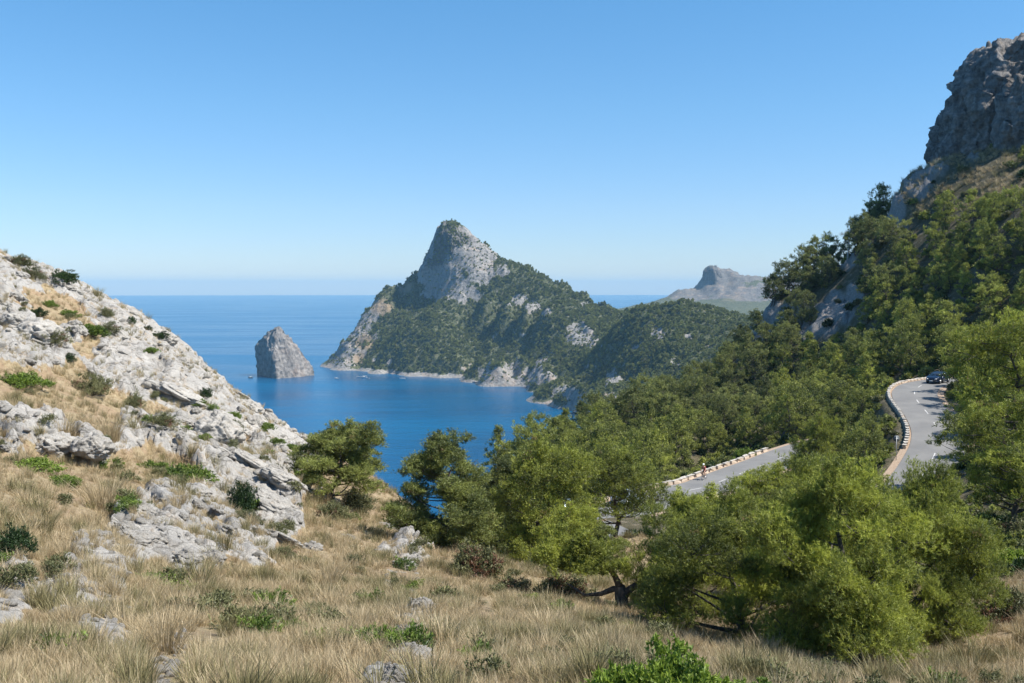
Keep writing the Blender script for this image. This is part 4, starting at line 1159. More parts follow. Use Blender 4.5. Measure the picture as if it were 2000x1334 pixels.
size = (0.34 + 0.50 * np.clip(patch2 + 0.45, 0, 1.1) + 0.22 * rs.rand(n)) * np.where(tus, 1.55, 1.0) * (1 + np.clip(r - 25, 0, 50) * 0.006)
pick = rs.randint(0, 4, n)
pick = np.where(((patch2 + 0.5 * patch + 0.25 * rs.normal(size=n) > 0.36) | (tus & (clump[2] < 0.24))), 4 + rs.randint(0, 2, n), pick)
eul = np.stack([rs.normal(size=n) * 0.12, rs.normal(size=n) * 0.12 - 0.06, rs.rand(n) * 6.28], -1)
scatter('dry_grass', 'straw coloured dry grass over the slope', P - (0, 0, 0.02), size, eul, pick, TUFTS)
print('GRASS', n)

# stones lying about the rocky slope
def rock_mesh(seed, sub=3, flat=0.6, rough=1.0, long_=1.0):
    bm = bmesh.new(); bmesh.ops.create_icosphere(bm, subdivisions=sub, radius=1.0)
    co = np.array([v.co[:] for v in bm.verts]); f = np.array([[v.index for v in q.verts] for q in bm.faces]); bm.free()
    d = unit(co)
    k = 0.42 * (ridged(d * 0.9 + seed, 4, seed) - 0.5) + 0.34 * (worley(d * 1.25 + seed * 3.1, seed)[2] - 0.5) + 0.14 * (worley(d * 3.2 + seed, seed + 1)[2] - 0.5) + 0.10 * fbm(d * 5 + seed, 3, seed + 2)
    f1, f2, _ = worley(d * 1.25 + seed * 3.1, seed)
    k = k - 0.16 * smooth(0.12, 0.0, f2 - f1) * rough
    co = d * (1 + k[:, None] * rough) * np.array((long_, 1.0, flat))
    return mesh_np('limestone_rock', co, f, None, True, ROCKMAT)
tR = NT('limestone_rock')
cR = tR.coords(1.0); rnd = tR.n('ShaderNodeObjectInfo').outputs['Random']
nA = tR.noise(cR, 2.2, 8, 0.65); nB = tR.noise(cR, 9.0, 7, 0.72, 0.5); nC = tR.noise(tR.coords((1.2, 3.0, 2.0)), 1.6, 5, 0.6, 1.0)
cl = tR.ramp(nA, [(0.25, (0.26, 0.243, 0.218)), (0.42, (0.37, 0.347, 0.31)), (0.60, (0.46, 0.432, 0.388)), (0.8, (0.54, 0.508, 0.455))])
cl = tR.mix(tR.ramp(nB, [(0.26, 0.6), (0.38, 0.0)]), cl, (0.18, 0.17, 0.158))
cl = tR.mix(tR.ramp(nC, [(0.58, 0.0), (0.72, 0.5)]), cl, (0.45, 0.33, 0.22))
cl = tR.mix(tR.math('MULTIPLY', rnd, 0.35), cl, (0.40, 0.37, 0.33))
ROCKMAT = tR.set(Base_Color=cl, Roughness=0.93, Normal=tR.bump(nB, 0.8, 0.12, tR.bump(nC, 0.5, 0.18)))
ROCKS = [rock_mesh(401, 5, 0.60), rock_mesh(402, 5, 0.5, 1.1, 1.5), rock_mesh(403, 5, 0.75), rock_mesh(404, 5, 0.42, 1.0, 1.9), rock_mesh(405, 5, 0.55, 1.2, 1.2)]
PEB = [rock_mesh(411, 2, 0.6), rock_mesh(412, 2, 0.7, 1.0, 1.4), rock_mesh(413, 2, 0.5, 1.1, 1.2)]

rs = np.random.RandomState(321)
n = 9000
r = np.exp(rs.uniform(math.log(6), math.log(75), n)); th = rs.uniform(R(-31), R(12), n)
x, y = r * np.sin(th), r * np.cos(th)
P = v3(x, y, ground(x, y)); gk = ground(x, y, _GR); px_, py_ = proj(P)
path = np.zeros(n)
for (a, b, rr) in [(800, 1215, 30), (790, 1300, 40), (815, 1250, 25), (330, 1300, 60), (200, 1150, 60), (270, 1080, 50)]:
    path = np.maximum(path, np.exp(-(((px_ - a) / rr) ** 2 + ((py_ - b) / rr) ** 2)))
keep = ((gk > 0.3) & (rs.rand(n) < 0.6)) | (path > rs.rand(n))
P = P[keep]; n = len(P)
sz = 0.03 + 0.11 * rs.rand(n) ** 2.5
scatter('rubble', 'small broken limestone between the outcrops', P + (0, 0, 0.01), sz * np.clip(np.hypot(P[:, 0], P[:, 1]) / 22, 0.6, 2.2), rs.rand(n, 3) * 6.28 * (0.15, 0.15, 1), rs.randint(0, 3, n), PEB)

# low plants among the grass and on the wood floor
LOW = [dome('low_plant', 421 + k, 0.5, 0.22, 26, 8, 6, 0.05, 0.016, m, 0.06, 0.07, stems=3)[1] for k, m in enumerate((SHRUB_DULL, SHRUB, SHRUB_DULL))]
LOWF = [dome('wood_shrub', 431 + k, 2.0, 1.1, 40, 6, 5, 0.30, 0.12, m, 0.2, 0.22, stems=3)[1] for k, m in enumerate((PINE_MID, SHRUB_DULL, SHRUB_DARK, PINE_FAR))]
rs = np.random.RandomState(331)
n = 800
r = np.exp(rs.uniform(math.log(9), math.log(72), n)); th = rs.uniform(R(-31), R(31), n)
x, y = r * np.sin(th), r * np.cos(th); P = v3(x, y, ground(x, y))
keep = (ground(x, y, _GW) < 0.6) & (fbm(P * 0.22, 3, 341) > -0.1) & ((ground(x, y, _GR) > 0.25) | (rs.rand(n) < 0.4))
P = P[keep]; n = len(P)
scatter('low_plants', 'small olive plants dotted through the dry grass', P, 0.5 + 0.8 * rs.rand(n), np.stack([np.zeros(n), np.zeros(n), rs.rand(n) * 6.28], -1), rs.choice([0, 0, 2, 1], n), LOW)
n = 6500
px_ = rs.uniform(900, 2200, n); Yq = np.exp(rs.uniform(math.log(25), math.log(262), n)); xq = (px_ - 1000) / FPX * Yq
P = v3(xq, Yq, ground(xq, Yq))
keep = (ground(xq, Yq, _GW) > 0.45) & road_clear(xq, Yq, 1.7) & (rs.rand(n) > 0.75 * ground(xq, Yq, _GS)) & (P[:, 2] > EYE - 60)
hx, hy = proj(P)
grassy = ((np.abs(hx - 1890) < 75) & (np.abs(hy - 335) < 45) & (Yq > 190))
keep &= ~(grassy & (rs.rand(n) < 0.7))
for (a, b, c, d) in [(1745, 745, 1860, 935), (1215, 980, 1300, 1015)]: keep &= ~((hx > a) & (hx < c) & (hy > b) & (hy < d + 14))
P = P[keep]; n = len(P)
scatter('undergrowth', 'dense low scrub on the floor of the pine wood', P, (0.45 + 0.7 * rs.rand(n)) * np.clip(P[:, 1] / 120, 0.38, 1.35), np.stack([np.zeros(n), np.zeros(n), rs.rand(n) * 6.28], -1), rs.choice([0, 0, 1, 2, 3], n), LOWF)
# grass on the ledge below the cliff
n = 2600
px_ = rs.uniform(1740, 2080, n); Yq = rs.uniform(185, 246, n); xq = (px_ - 1000) / FPX * Yq
P = v3(xq, Yq, ground(xq, Yq)); hx, hy = proj(P)
keep = (np.abs(hy - (335 + 0.35 * (1890 - hx) * 0.5)) < 75) & (fbm(P * 0.12, 3, 347) > -0.15)
P = P[keep]; n = len(P)
scatter('ledge_grass', 'yellow dry grass on the ledge below the cliff', P, 2.6 + 1.6 * rs.rand(n), np.stack([rs.normal(size=n) * .1, rs.normal(size=n) * .1, rs.rand(n) * 6.28], -1), rs.choice([0, 1, 3, 4], n), TUFTS)

# ------------------------------------------------------------------ the far woods of the mountain
def tiny(seed, form, H, Wd, lob=7, cl=34):
    return pine('slope_pine', seed, H, Wd, lob, cl, 4, 4, 1.5, 0.85, 0.9, 0.9, 0.2, (0, 0), form, 0.2, PINE_FAR, 0, branches=False)[1]
TINY = [tiny(441, 'bush', 7.0, 7.5), tiny(442, 'oval', 8.0, 7.0), tiny(443, 'umbrella', 7.5, 8.5), tiny(444, 'bush', 3.0, 4.5, 4, 16)]
rs = np.random.RandomState(351)
n = 90000
x = rs.uniform(-420, 630, n); y = rs.uniform(1010, 2400, n)
z = mground(x, y); rk = mground(x, y, mrock); sl = mground(x, y, mslope); dr = mground(x, y, mdry)
P = v3(x, y, z)
dens = (1 - smooth(0.25, 0.75, rk)) * (1 - 0.8 * smooth(2.0, 3.2, sl)) * (1 - 0.85 * dr)
pxm, pym = proj(P)
bare = smooth(-0.05, 0.3, fbm(P * 0.022, 5, 353, 0.6)) * (0.45 + 0.55 * smooth(640, 570, pym))
dens = dens * (1 - 0.65 * bare)
small = ((rk > 0.3) & (rs.rand(n) < 0.28)) | ((bare > 0.5) & (rs.rand(n) < 0.3))
keep = (z > 7) & ((z < 285) | (rs.rand(n) < 0.1)) & ((rs.rand(n) < dens) | small)
P, small, sl = P[keep], small[keep] | (rs.rand(keep.sum()) < 0.25), sl[keep]; n = len(P)
scatter('mountain_pines', 'dark pine wood and scrub covering the headland slopes', P - (0, 0, 0.4), 0.42 + 0.42 * rs.rand(n), np.stack([np.zeros(n), np.zeros(n), rs.rand(n) * 6.28], -1), np.where(small, 3, rs.randint(0, 3, n)), TINY)
tw_me = bpy.data.objects['summit'].data
tv = np.empty(len(tw_me.vertices) * 3); tw_me.vertices.foreach_get('co', tv); tv = tv.reshape(-1, 3)
tn_ = np.empty(len(tw_me.vertices) * 3); tw_me.vertex_normals.foreach_get('vector', tn_); tn_ = tn_.reshape(-1, 3)
sel = np.where((rs.rand(len(tv)) < 0.16) & (np.abs(tn_[:, 2]) > 0.12) & (fbm(tv * 0.05, 3, 359) > -0.12))[0]
n = len(sel)
scatter('summit_scrub', 'sparse scrub clinging to the summit rock', tv[sel] - (0, 0, 0.6), 0.55 + 0.5 * rs.rand(n), np.stack([np.zeros(n), np.zeros(n), rs.rand(n) * 6.28], -1), np.full(n, 3), TINY)
print('MOUNTAIN', n)
# ------------------------------------------------------------------ rocks that stand out on the slope
def rock_at(px, py, wpx, k, label, group=None, rotz=None, zs=1.0, sink=0.28, slope=0.0):
    h = hit(px, py)
    if h is None: return
    w = wpx / FPX * h[1] / 2 / (1.0, 1.5, 1.0, 1.9, 1.2)[k]
    o = link('limestone_rock', ROCKS[k], loc=(h[0], h[1] + w * 0.3, float(ground(h[0], h[1] + w * 0.3)) + w * ((0.5 - sink) * 0.5 - (0.22 if k in (1, 3) else 0.06)) * zs), scale=(w, w, w * zs))
    g = 0.4
    o.rotation_euler = (random.uniform(-.15, .15) - 0.1, slope + random.uniform(-.1, .1), random.uniform(-0.5, 0.5) if rotz is None else rotz)
    return tag(o, label, 'rock', group)
random.seed(12)
SR = 0.45
for q_, (px, py, w_) in enumerate([(795,1208,26),(830,1212,22),(822,1250,26),(795,1256,30),(815,1275,24),(775,1295,30),(830,1300,34),(760,1340,30),(800,1318,28),(842,1230,18)]):
    rock_at(px, py, w_, q_ % 5, 'small loose stone in the line of stones at bottom centre', 'loose stones of the line in the grass')
for a in [(788,1110,46,0,'small white stone alone in the dry grass below the upright pine',0),(826,1190,44,2,'grey stone at the top of the line of stones in the grass',0),(812,1232,64,1,'pale flat stone in the middle of the line of stones',0),(800,1290,80,0,'wide pale stone near the bottom of the line of stones',0),(772,1326,64,2,'stone at the lower end of the line of stones, at the picture\'s bottom',0),
          (545,1048,95,3,'long narrow white slab pointing down into the grass',SR),(532,988,104,1,'broad white slab with a sunlit back, above the long narrow slab',SR),(490,905,130,3,'largest smooth pale slab below the sunlit boulder',SR),(548,935,90,1,'pale slab touching the pine\'s lower left boughs',SR),(428,858,84,2,'sunlit blocky boulder with a pitted foot',0.2),
          (322,662,42,2,'knob of rock standing on the left skyline against the sea',0),(350,772,120,3,'dark-sided slanting slab halfway up the rocky slope',SR),(445,826,78,1,'leaning pale slab just below the left skyline',SR),(60,655,90,0,'grey rounded outcrop at the left edge above the tan grass patch',0),(20,640,50,0,'cracked outcrop at the very left edge under the skyline',0),
          (90,862,90,0,'low pale ledge between two grass patches on the left',.08),(180,890,70,2,'pale rock at the end of the low ledge',.08),(270,1060,90,1,'broken pale rock in the middle of the left grass',0.3),(240,1040,40,0,'small blocky rock beside the broken pale rock',0.1),(200,1108,84,3,'flat grey slab under the olive tussock',0.3),(185,1192,100,3,'large rounded pale rock at the lower left',0.1),(150,1138,80,3,'grey rock with a dark crack above the rounded pale rock',0.2),(15,1135,80,3,'pale rock cut by the left edge, low down',0),(362,1098,56,0,'small pale rock left of centre in the grass',0),(415,1098,44,2,'smaller pale rock beside the small pale rock, left of centre',0),
          (758,1030,58,1,'whitish rock at the foot of the upright pine\'s left boughs',0.3),(690,1052,44,3,'flat white stone below the windswept pine',0.3),(610,1072,36,0,'little white stone in grass below the long narrow slab',0),(120,1205,50,2,'low rock left of the large rounded pale rock',0),(385,965,70,1,'pitted pale rock beside the dark green shrub',0.3),(270,1000,60,0,'rock above the broken pale rock, half in grass',0.2)]:
    rock_at(a[0], a[1], a[2], a[3], a[4], 'pale limestone rocks on the grassy slope', slope=a[5])
# the many like them further up
rs = np.random.RandomState(501)
made = 0
for _ in range(900):
    px, py = rs.uniform(-20, 640), rs.uniform(500, 1050)
    h = hit(px, py)
    if h is None or h[1] > 80 or float(ground(h[0], h[1], _GR)) < 0.55: continue
    k = rs.randint(5); wpx = rs.uniform(12, 30) * (1.6 if rs.rand() < 0.12 else 1)
    form = ('rounded', 'slanting', 'blocky', 'long flat', 'pitted')[k]
    size = 'small' if wpx < 20 else ('middling' if wpx < 27 else 'large')
    sky_y = np.interp(px, [-100, 0, 130, 210, 310, 380, 440, 520, 590, 655], [480, 495, 545, 600, 652, 717, 772, 822, 877, 908])
    where = ('just under the left skyline' if py < sky_y + 45 else 'at the left edge' if px < 70 else 'near the windswept pine' if px > 540 else 'above the tan grass patch' if py < 720 else 'right of the tan grass patch' if py < 850 and px < 330 else 'near the sea end of the slope' if px > 400 and py < 920 else 'low down among the grass' if py > 950 else 'in the middle of the rocky slope')
    rock_at(px, py, wpx, k, f'{size} {form} limestone outcrop {where}', 'outcrops on the rocky left slope', slope=SR * rs.uniform(0.3, 1.2), zs=rs.uniform(0.7, 1.2), sink=0.4)
    made += 1
    if made >= 70: break

# ------------------------------------------------------------------ shrubs
SH = {'mastic': [dome('mastic_shrub', 601 + k, 2.0, 0.75, 110, 12, 8, 0.075, 0.036, SHRUB, 0.09, 0.14) for k in range(3)],
      'dull': [dome('rosemary_shrub', 611 + k, 1.6, 0.85, 110, 12, 8, 0.07, 0.018, SHRUB_DULL, 0.12, 0.13, 0.05) for k in range(2)],
      'red': [dome('mastic_shrub', 621 + k, 1.9, 1.05, 150, 14, 8, 0.075, 0.028, SHRUB_DULL, 0.12, 0.14, 0.24) for k in range(2)],
      'bright': [dome('mastic_shrub', 631 + k, 1.6, 0.75, 150, 16, 9, 0.06, 0.030, SHRUB_BRIGHT, 0.08, 0.10) for k in range(2)],
      'dark': [dome('juniper_shrub', 641 + k, 2.2, 1.3, 120, 12, 8, 0.09, 0.034, SHRUB_DARK, 0.12, 0.16) for k in range(2)],
      'twig': [dome('dry_shrub', 651, 1.8, 1.2, 120, 12, 8, 0.12, 0.008, TWIGS, 0.14, 0.14, 0, 16)]}
BASEW = dict(mastic=2.0, dull=1.6, red=1.9, bright=1.6, dark=2.2, twig=1.8)
def shrub(px, py, wpx, kind, label, group=None, h=1.0, Y=None):
    p = hit(px, py) if Y is None else foot(px, py, Y)
    if p is None: return
    s = wpx / FPX * p[1] / BASEW[kind]
    me = SH[kind][random.randrange(len(SH[kind]))]
    plant('shrub', label, 'shrub', me, (p[0], p[1], float(ground(p[0], p[1])) - 0.04), random.uniform(0, 6.28), (s, s, s * h), group, ('stems', 'foliage'))
G1 = 'green shrubs among the rocks of the left slope'
for a in [(350,940,125,'mastic','bright green spreading shrub amid pale rocks, left of centre',.8),(300,920,70,'mastic','smaller green shrub joined to the bright spreading shrub',.8),(470,1000,70,'dark','dark green upright shrub above the yellowish one',1.5),(492,1022,55,'dull','yellowish shrub at the foot of the dark upright shrub',1.0),(25,1075,95,'dark','dark green shrub cut by the left edge, mid height',1.1),(60,915,120,'mastic','green patch of shrub in tan grass at the left edge',.6),(120,945,90,'mastic','green shrub right of the patch at the left edge',.6),
          (300,1140,150,'mastic','low green mat of shrub above the big tussock',.45),(172,768,85,'dull','olive yellow shrub under the rocks beside the tan patch',.9),(40,752,110,'mastic','long green shrub at the top of the tan grass patch',.7),(318,832,80,'dull','olive shrub in the grassy pocket of the rocky slope',.6),(392,858,36,'mastic','little green shrub right of the grassy pocket',1.0),(580,935,90,'mastic','green shrub left of the windswept pine',.6),(560,1090,60,'dull','grey green shrub below the long narrow slab',.8),(600,1100,40,'dull','second grey green shrub, right of the one below the narrow slab',.8),
          (123,552,62,'dark','dark shrub on the left skyline near the top',.8),(36,520,56,'dull','olive shrub highest on the left slope',.8),(66,545,56,'dull','olive shrub just under the highest one',.8),(96,598,32,'mastic','small green shrub in the upper rocks',1.2),(72,618,36,'dark','round dark shrub in the upper rocks',1.0),(145,620,50,'mastic','green shrub in the middle of the upper rocks',.9),(170,655,95,'mastic','long dark green shrub across the upper rocks',.7),(104,670,80,'dull','grass green shrub below the round dark shrub',.8),(217,652,50,'dull','olive shrub at the right of the upper rocks',.9),(208,618,36,'dull','dark shrub just under the skyline rocks',1.0),
          (288,645,16,'dark','tiny round shrub standing on the left skyline',1.2),(312,660,34,'dark','shrub left of the rock knob on the skyline',.8),(294,688,36,'mastic','green shrub under the rock knob',.9),(258,633,22,'dark','small shrub on the skyline left of the tiny round one',1.1),(265,795,46,'dull','olive shrub beside a dry tuft in the lower rocks',1.2),(453,815,48,'mastic','green shrub on the lower skyline rocks',.7),(516,838,52,'mastic','green shrub near the foot of the skyline',.8),(456,845,50,'dull','long olive shrub beside the blocky boulder',.8),(400,775,36,'dark','dark shrub in a notch near the sea skyline',.9),(541,868,34,'mastic','small shrub where the skyline meets the pine',.9),(570,880,44,'mastic','dark green shrub touching the windswept pine\'s crown',.9),(390,792,30,'mastic','small green shrub under the notch shrub',.8),(135,708,34,'dark','dark little shrub above the tan grass patch',.9)]:
    shrub(*a[:5], G1, a[5])
G2 = 'shrubs along the lower edge of the grass'
for a in [(925,1125,120,'red','reddish green shrub at the foot of the light green pine',1.1),(1000,1160,90,'red','small shrub with red leaves, between the grass and the light pine',.8),(1095,1170,125,'red','reddish shrub left of the old black trunk',.85),(1030,1180,60,'bright','bright green sprig shrub between the reddish ones',.9),(1500,1285,90,'red','rusty shrub under the left side of the biggest pine',.6),(1700,1310,150,'red','low rusty shrub under the right side of the biggest pine',.6),(1610,1325,130,'dull','dull low shrub in front of the biggest pine',.55),
          (1270,1425,270,'bright','vivid green shrub at the picture\'s bottom, the tallest there',1.35),(1385,1425,220,'bright','vivid green low shrub right of the tallest at the bottom',1.2),(1495,1425,190,'bright','rightmost vivid green shrub at the bottom',1.05),(1120,1425,190,'bright','leftmost vivid green shrub at the bottom',1.0),(1965,1215,120,'red','shrub with rusty leaves at the right edge',1.1),(1975,1115,120,'bright','green shrub at the right edge below the dark pine',.9),(1880,1090,100,'dull','olive shrub right of the rounded pine',.8),(1990,1060,110,'dull','olive shrub under the dark pine at the right edge',.9),(920,1180,80,'dull','faint green shrub flat in the grass, centre',.35),(640,1015,90,'dull','dry olive shrub under the windswept pine',.8),(700,995,90,'dull','olive shrub right of the windswept pine\'s trunk',.9),(860,1062,70,'dull','brownish shrub in the shade of the upright pine',.7)]:
    shrub(*a[:5], G2, a[5])
shrub(1378, 1000, 110, 'dark', 'dark green juniper beside the lower road', None, 1.0, 84)
shrub(1250, 1072, 80, 'dark', 'dark green shrub on the far side of the car park gap', None, 1.0, 80)
shrub(1700, 960, 60, 'twig', 'grey leafless shrub at the roadside, left of the tree shadow', None, 1.0, 90)
shrub(1722, 905, 50, 'mastic', 'green shrub beside the road sign post', None, 1.0, 103)
shrub(1440, 905, 60, 'mastic', 'green shrub behind the parapet near the cyclist', None, 1.2, 126)

# big tussocks
TUS = [tuft(701, 260, 0.75, 1.3, 0.75, 0.006), tuft(702, 240, 0.6, 1.2, 0.9, 0.006), tuft(703, 240, 0.7, 1.1, 0.6, 0.006, 0.4)]
for me in (TUS[2],): me.materials.clear(); me.materials.append(OLIVE)
for (px, py, wpx, k, label) in [(320,1275,190,0,'biggest grass tussock, beside the bare earth path'),(445,1245,110,2,'olive tussock right of the bare earth path'),(200,1000,150,0,'wide straw tussock between the rocks and the left shrubs'),(260,980,90,1,'straw tussock left of the bright spreading shrub'),(120,860,150,1,'brown tussock at the bottom of the tan grass patch'),(215,860,110,0,'pale tussock at the right end of the tan patch'),(265,1310,90,2,'dark olive tussock at the bottom left of the path'),(90,1040,100,2,'olive tussock beside the dark shrub at the left edge'),(350,985,80,1,'tussock growing between pale rocks under the spreading shrub'),(640,1150,120,0,'fine straw tussock in the middle of the grass'),(700,1230,130,1,'straw tussock left of the line of stones'),(900,1240,120,0,'tall straw tussock right of the line of stones'),(1060,1230,120,1,'pale tussock below the reddish shrubs'),(334,806,26,0,'round dry tuft in the lower rocks'),(130,1090,90,0,'straw tussock above the flat grey slab')]:
    h = hit(px, py)
    s = wpx / FPX * h[1] / 1.25
    o = link('grass_tussock', TUS[k], loc=(h[0], h[1], h[2] - 0.02), rot=(0, 0, random.uniform(0, 6)), scale=s)
    tag(o, label, 'grass tussock', 'big grass tussocks')

# ------------------------------------------------------------------ roads
ta = NT('asphalt')
ca = ta.coords(1.0)
n1 = ta.noise(ca, 0.35, 5); n2 = ta.noise(ca, 18.0, 5, 0.7)
col = ta.ramp(n1, [(0.3, (0.155, 0.153, 0.15)), (0.7, (0.215, 0.21, 0.20))])
col = ta.mix(ta.ramp(n2, [(0.35, 0.35), (0.6, 0.0)]), col, (0.12, 0.12, 0.12))
col = ta.mix(ta.ramp(ta.noise(ta.coords((0.9, 0.15, 1)), 1.0, 3), [(0.55, 0), (0.75, 0.3)]), col, (0.15, 0.15, 0.155))
ASPH = ta.set(Base_Color=col, Roughness=0.85)
ts = NT('gravel_verge')
nv = ts.noise(ts.coords(1.0), 6.0, 6, 0.7)
VERGE = ts.set(Base_Color=ts.ramp(nv, [(0.3, (0.22, 0.15, 0.10)), (0.7, (0.42, 0.33, 0.25))]), Roughness=0.95)
WHITE = plain('road_paint', (0.50, 0.49, 0.47), 0.7, vary=0.2, scale=3)

def side(L):
    t = np.gradient(L[:, :2], axis=0); t /= np.linalg.norm(t, axis=1)[:, None]
    return t, np.stack([t[:, 1], -t[:, 0]], -1)
def ribbon(name, L, hw, dz, mat, off=0.0, cols=5, crown=0.03):
    t, s = side(L)
    u = np.linspace(-1, 1, cols)
    co = np.stack([np.concatenate([L[:, :2] + s * (off + hw * k), (L[:, 2] + dz + crown * (1 - k * k))[:, None]], 1) for k in u], 1)
    return mesh_np(name, co.reshape(-1, 3), grid_faces(len(L), cols)[:, ::-1], None, True, mat)
for nm, L, hw, lab in (('road', UPPER_L, HW_U, 'grey asphalt road climbing to the bend'), ('road', LOWER_L, HW_L, 'grey asphalt road below, along the stone parapet'), ('parking_lot', PARK_L, HW_P, 'asphalt pull-in where cars park')):
    d0 = {HW_U: 0.0, HW_L: 0.012, HW_P: -0.02}[hw]
    o = tag(link(nm, ribbon(nm, L, hw, d0, ASPH)), lab, kind='structure')
    link('verge', ribbon('verge', L, hw + 0.75, d0 - 0.06, VERGE, 0, 5, 0.0), o)
    if nm == 'road':
        step, ln = 12, 4
        for i in range(4, len(L) - 6, step):
            seg = L[i:i + ln + 1]
            link('marking', ribbon('marking', seg, 0.055, d0 + 0.036, WHITE, 0, 2, 0.0), o)

# ------------------------------------------------------------------ stone parapets
tw = NT('wall_stone')
cw = tw.coords(1.0); rw = tw.n('ShaderNodeObjectInfo').outputs['Random']
nw = tw.noise(cw, 5.0, 6, 0.7)
cs = tw.ramp(nw, [(0.3, (0.30, 0.24, 0.18)), (0.5, (0.46, 0.38, 0.30)), (0.7, (0.56, 0.50, 0.42))])
cs = tw.mix(tw.math('MULTIPLY', rw, 0.4), cs, (0.40, 0.30, 0.22))
STONE = tw.set(Base_Color=cs, Roughness=0.92, Normal=tw.bump(nw, 0.7, 0.04))
tc = NT('coping_stone')
nc = tc.noise(tc.coords(1.0), 4.0, 6, 0.7)
COPING = tc.set(Base_Color=tc.ramp(nc, [(0.3, (0.27, 0.245, 0.21)), (0.6, (0.46, 0.43, 0.385))]), Roughness=0.85, Normal=tc.bump(nc, 0.5, 0.03))

def block_mesh(name, sx, sy, sz, seed, mat, rough=0.04):
    rs = np.random.RandomState(seed)
    bm = bmesh.new(); bmesh.ops.create_cube(bm, size=1.0)
    bmesh.ops.subdivide_edges(bm, edges=bm.edges[:], cuts=1, use_grid_fill=True)
    for v in bm.verts:
        v.co = Vector((v.co.x * sx, v.co.y * sy, v.co.z * sz)) + Vector(rs.normal(size=3) * rough)
        if v.co.z > 0 and abs(v.co.x) > 0.4 * sx: v.co.z -= 0.012
    me = bpy.data.meshes.new(name); bm.to_mesh(me); bm.free()
    me.materials.append(mat); return me
LOWB = [(block_mesh('stone', 1.55, 0.32, 0.50, 801 + k, STONE), block_mesh('coping', 1.66, 0.36, 0.08, 811 + k, COPING, 0.03)) for k in range(4)]
UPB = [(block_mesh('stone', 1.08, 0.30, 0.38, 821 + k, STONE), block_mesh('coping', 1.12, 0.33, 0.08, 831 + k, COPING, 0.025)) for k in range(4)]
def parapet(name, label, L, off, i0, i1, every, kinds, h, gap_chance=0.0, solid=None):
    t, s = side(L)
    mid = (i0 + i1) // 2
    root = thing(name, label, 'stone wall', (0, 0, 0))
    c = L[mid]; base = np.array((c[0] + s[mid, 0] * off, c[1] + s[mid, 1] * off, c[2]))
    root.location = base
    for n_, i in enumerate(range(i0, i1, every)):
        p = np.array((L[i, 0] + s[i, 0] * off, L[i, 1] + s[i, 1] * off, L[i, 2])) - base
        a = math.atan2(t[i, 1], t[i, 0])
        k = random.randrange(len(kinds)); j = random.uniform(-.012, .012)
        st = link('stone', kinds[k][0], root, p + (0, 0, h / 2 - 0.14 + j), (0, 0, a + random.uniform(-.03, .03)))
        link('coping', kinds[k][1], st, (0, 0, h / 2 + 0.05), (0, random.uniform(-.01, .01), 0))
    return root
def nearest_i(L, p): return int(np.argmin(np.hypot(L[:, 0] - p[0], L[:, 1] - p[1])))
iL0, iL1 = nearest_i(LOWER_L, at(1215, 994, 95)), nearest_i(LOWER_L, at(1545, 886, 127))
# the side away from us is on the left hand going out
parapet('parapet', 'white topped stone parapet with drain slots, along the lower road', LOWER_L, -(HW_L + 0.45), iL0, iL1, 4, LOWB, 0.46)
iN0, iN1 = nearest_i(LOWER_L, at(1320, 965, 102)), nearest_i(LOWER_L, at(1416, 937, 109.5))
parapet('parapet', 'low stone kerb wall on the near side of the lower road', LOWER_L, HW_L + 0.5, iN0, iN1, 4, LOWB, 0.40)
iU0, iU1 = nearest_i(UPPER_L, at(1880, 741, 144)), nearest_i(UPPER_L, at(1827, 880, 102.5))
parapet('parapet', 'white topped roadside wall on the outer edge of the upper bend', UPPER_L, (HW_U + 0.4), iU0, iU1, 2, UPB, 0.34)
iR0, iR1 = nearest_i(UPPER_L, at(1815, 812, 115)), nearest_i(UPPER_L, at(1833, 866, 105))
parapet('parapet', 'short roadside wall under the pine on the inner edge of the upper road', UPPER_L, -(HW_U + 0.5), iR0, iR1, 2, UPB, 0.40)
# retaining stones under the outer edge of the upper road
rw_ = thing('retaining_wall', 'rough brown retaining wall below the outer edge of the upper road', 'stone wall')
t_, s_ = side(UPPER_L)
i0, i1 = nearest_i(UPPER_L, at(1801, 795, 120)), nearest_i(UPPER_L, at(1831, 845, 109))
bb = np.array((*(UPPER_L[i0, :2] + s_[i0] * 4.0), UPPER_L[i0, 2] - 1.4)); rw_.location = bb
for row in range(3):
    for i in range(i0, i1, 2):
        p = np.array((*(UPPER_L[i, :2] + s_[i] * (HW_U + 0.75 + row * 0.16)), UPPER_L[i, 2] - 0.45 - row * 0.42)) - bb
        link('stone', UPB[random.randrange(4)][0], rw_, p, (random.uniform(-.06, .06), random.uniform(-.06, .06), math.atan2(t_[i, 1], t_[i, 0]) + random.uniform(-.08, .08)))

# ------------------------------------------------------------------ road sign
SIGN_BACK = plain('sign_back', (0.10, 0.115, 0.13), 0.6, 0.0)
GALV = plain('galvanised', (0.36, 0.37, 0.38), 0.5, 0.7)
sg = foot(1750, 905, 100.5)
rt = thing('road_sign', 'round grey road sign seen from behind on a thin post', 'road sign', sg)
link('post', mesh_np('post', *tube([(0, 0, -0.4), (0, 0, 2.45)], 0.035, 8), None, True, GALV), rt)
dco, df = tube([(0, 0.02, 2.25), (0, 0.05, 2.25)], [0.33, 0.33], 24)
link('plate', mesh_np('plate', dco, df, None, False, SIGN_BACK), rt)
link('bracket', mesh_np('bracket', *box((0, -0.005, 2.25), (0.4, 0.03, 0.06)), None, False, GALV), rt)

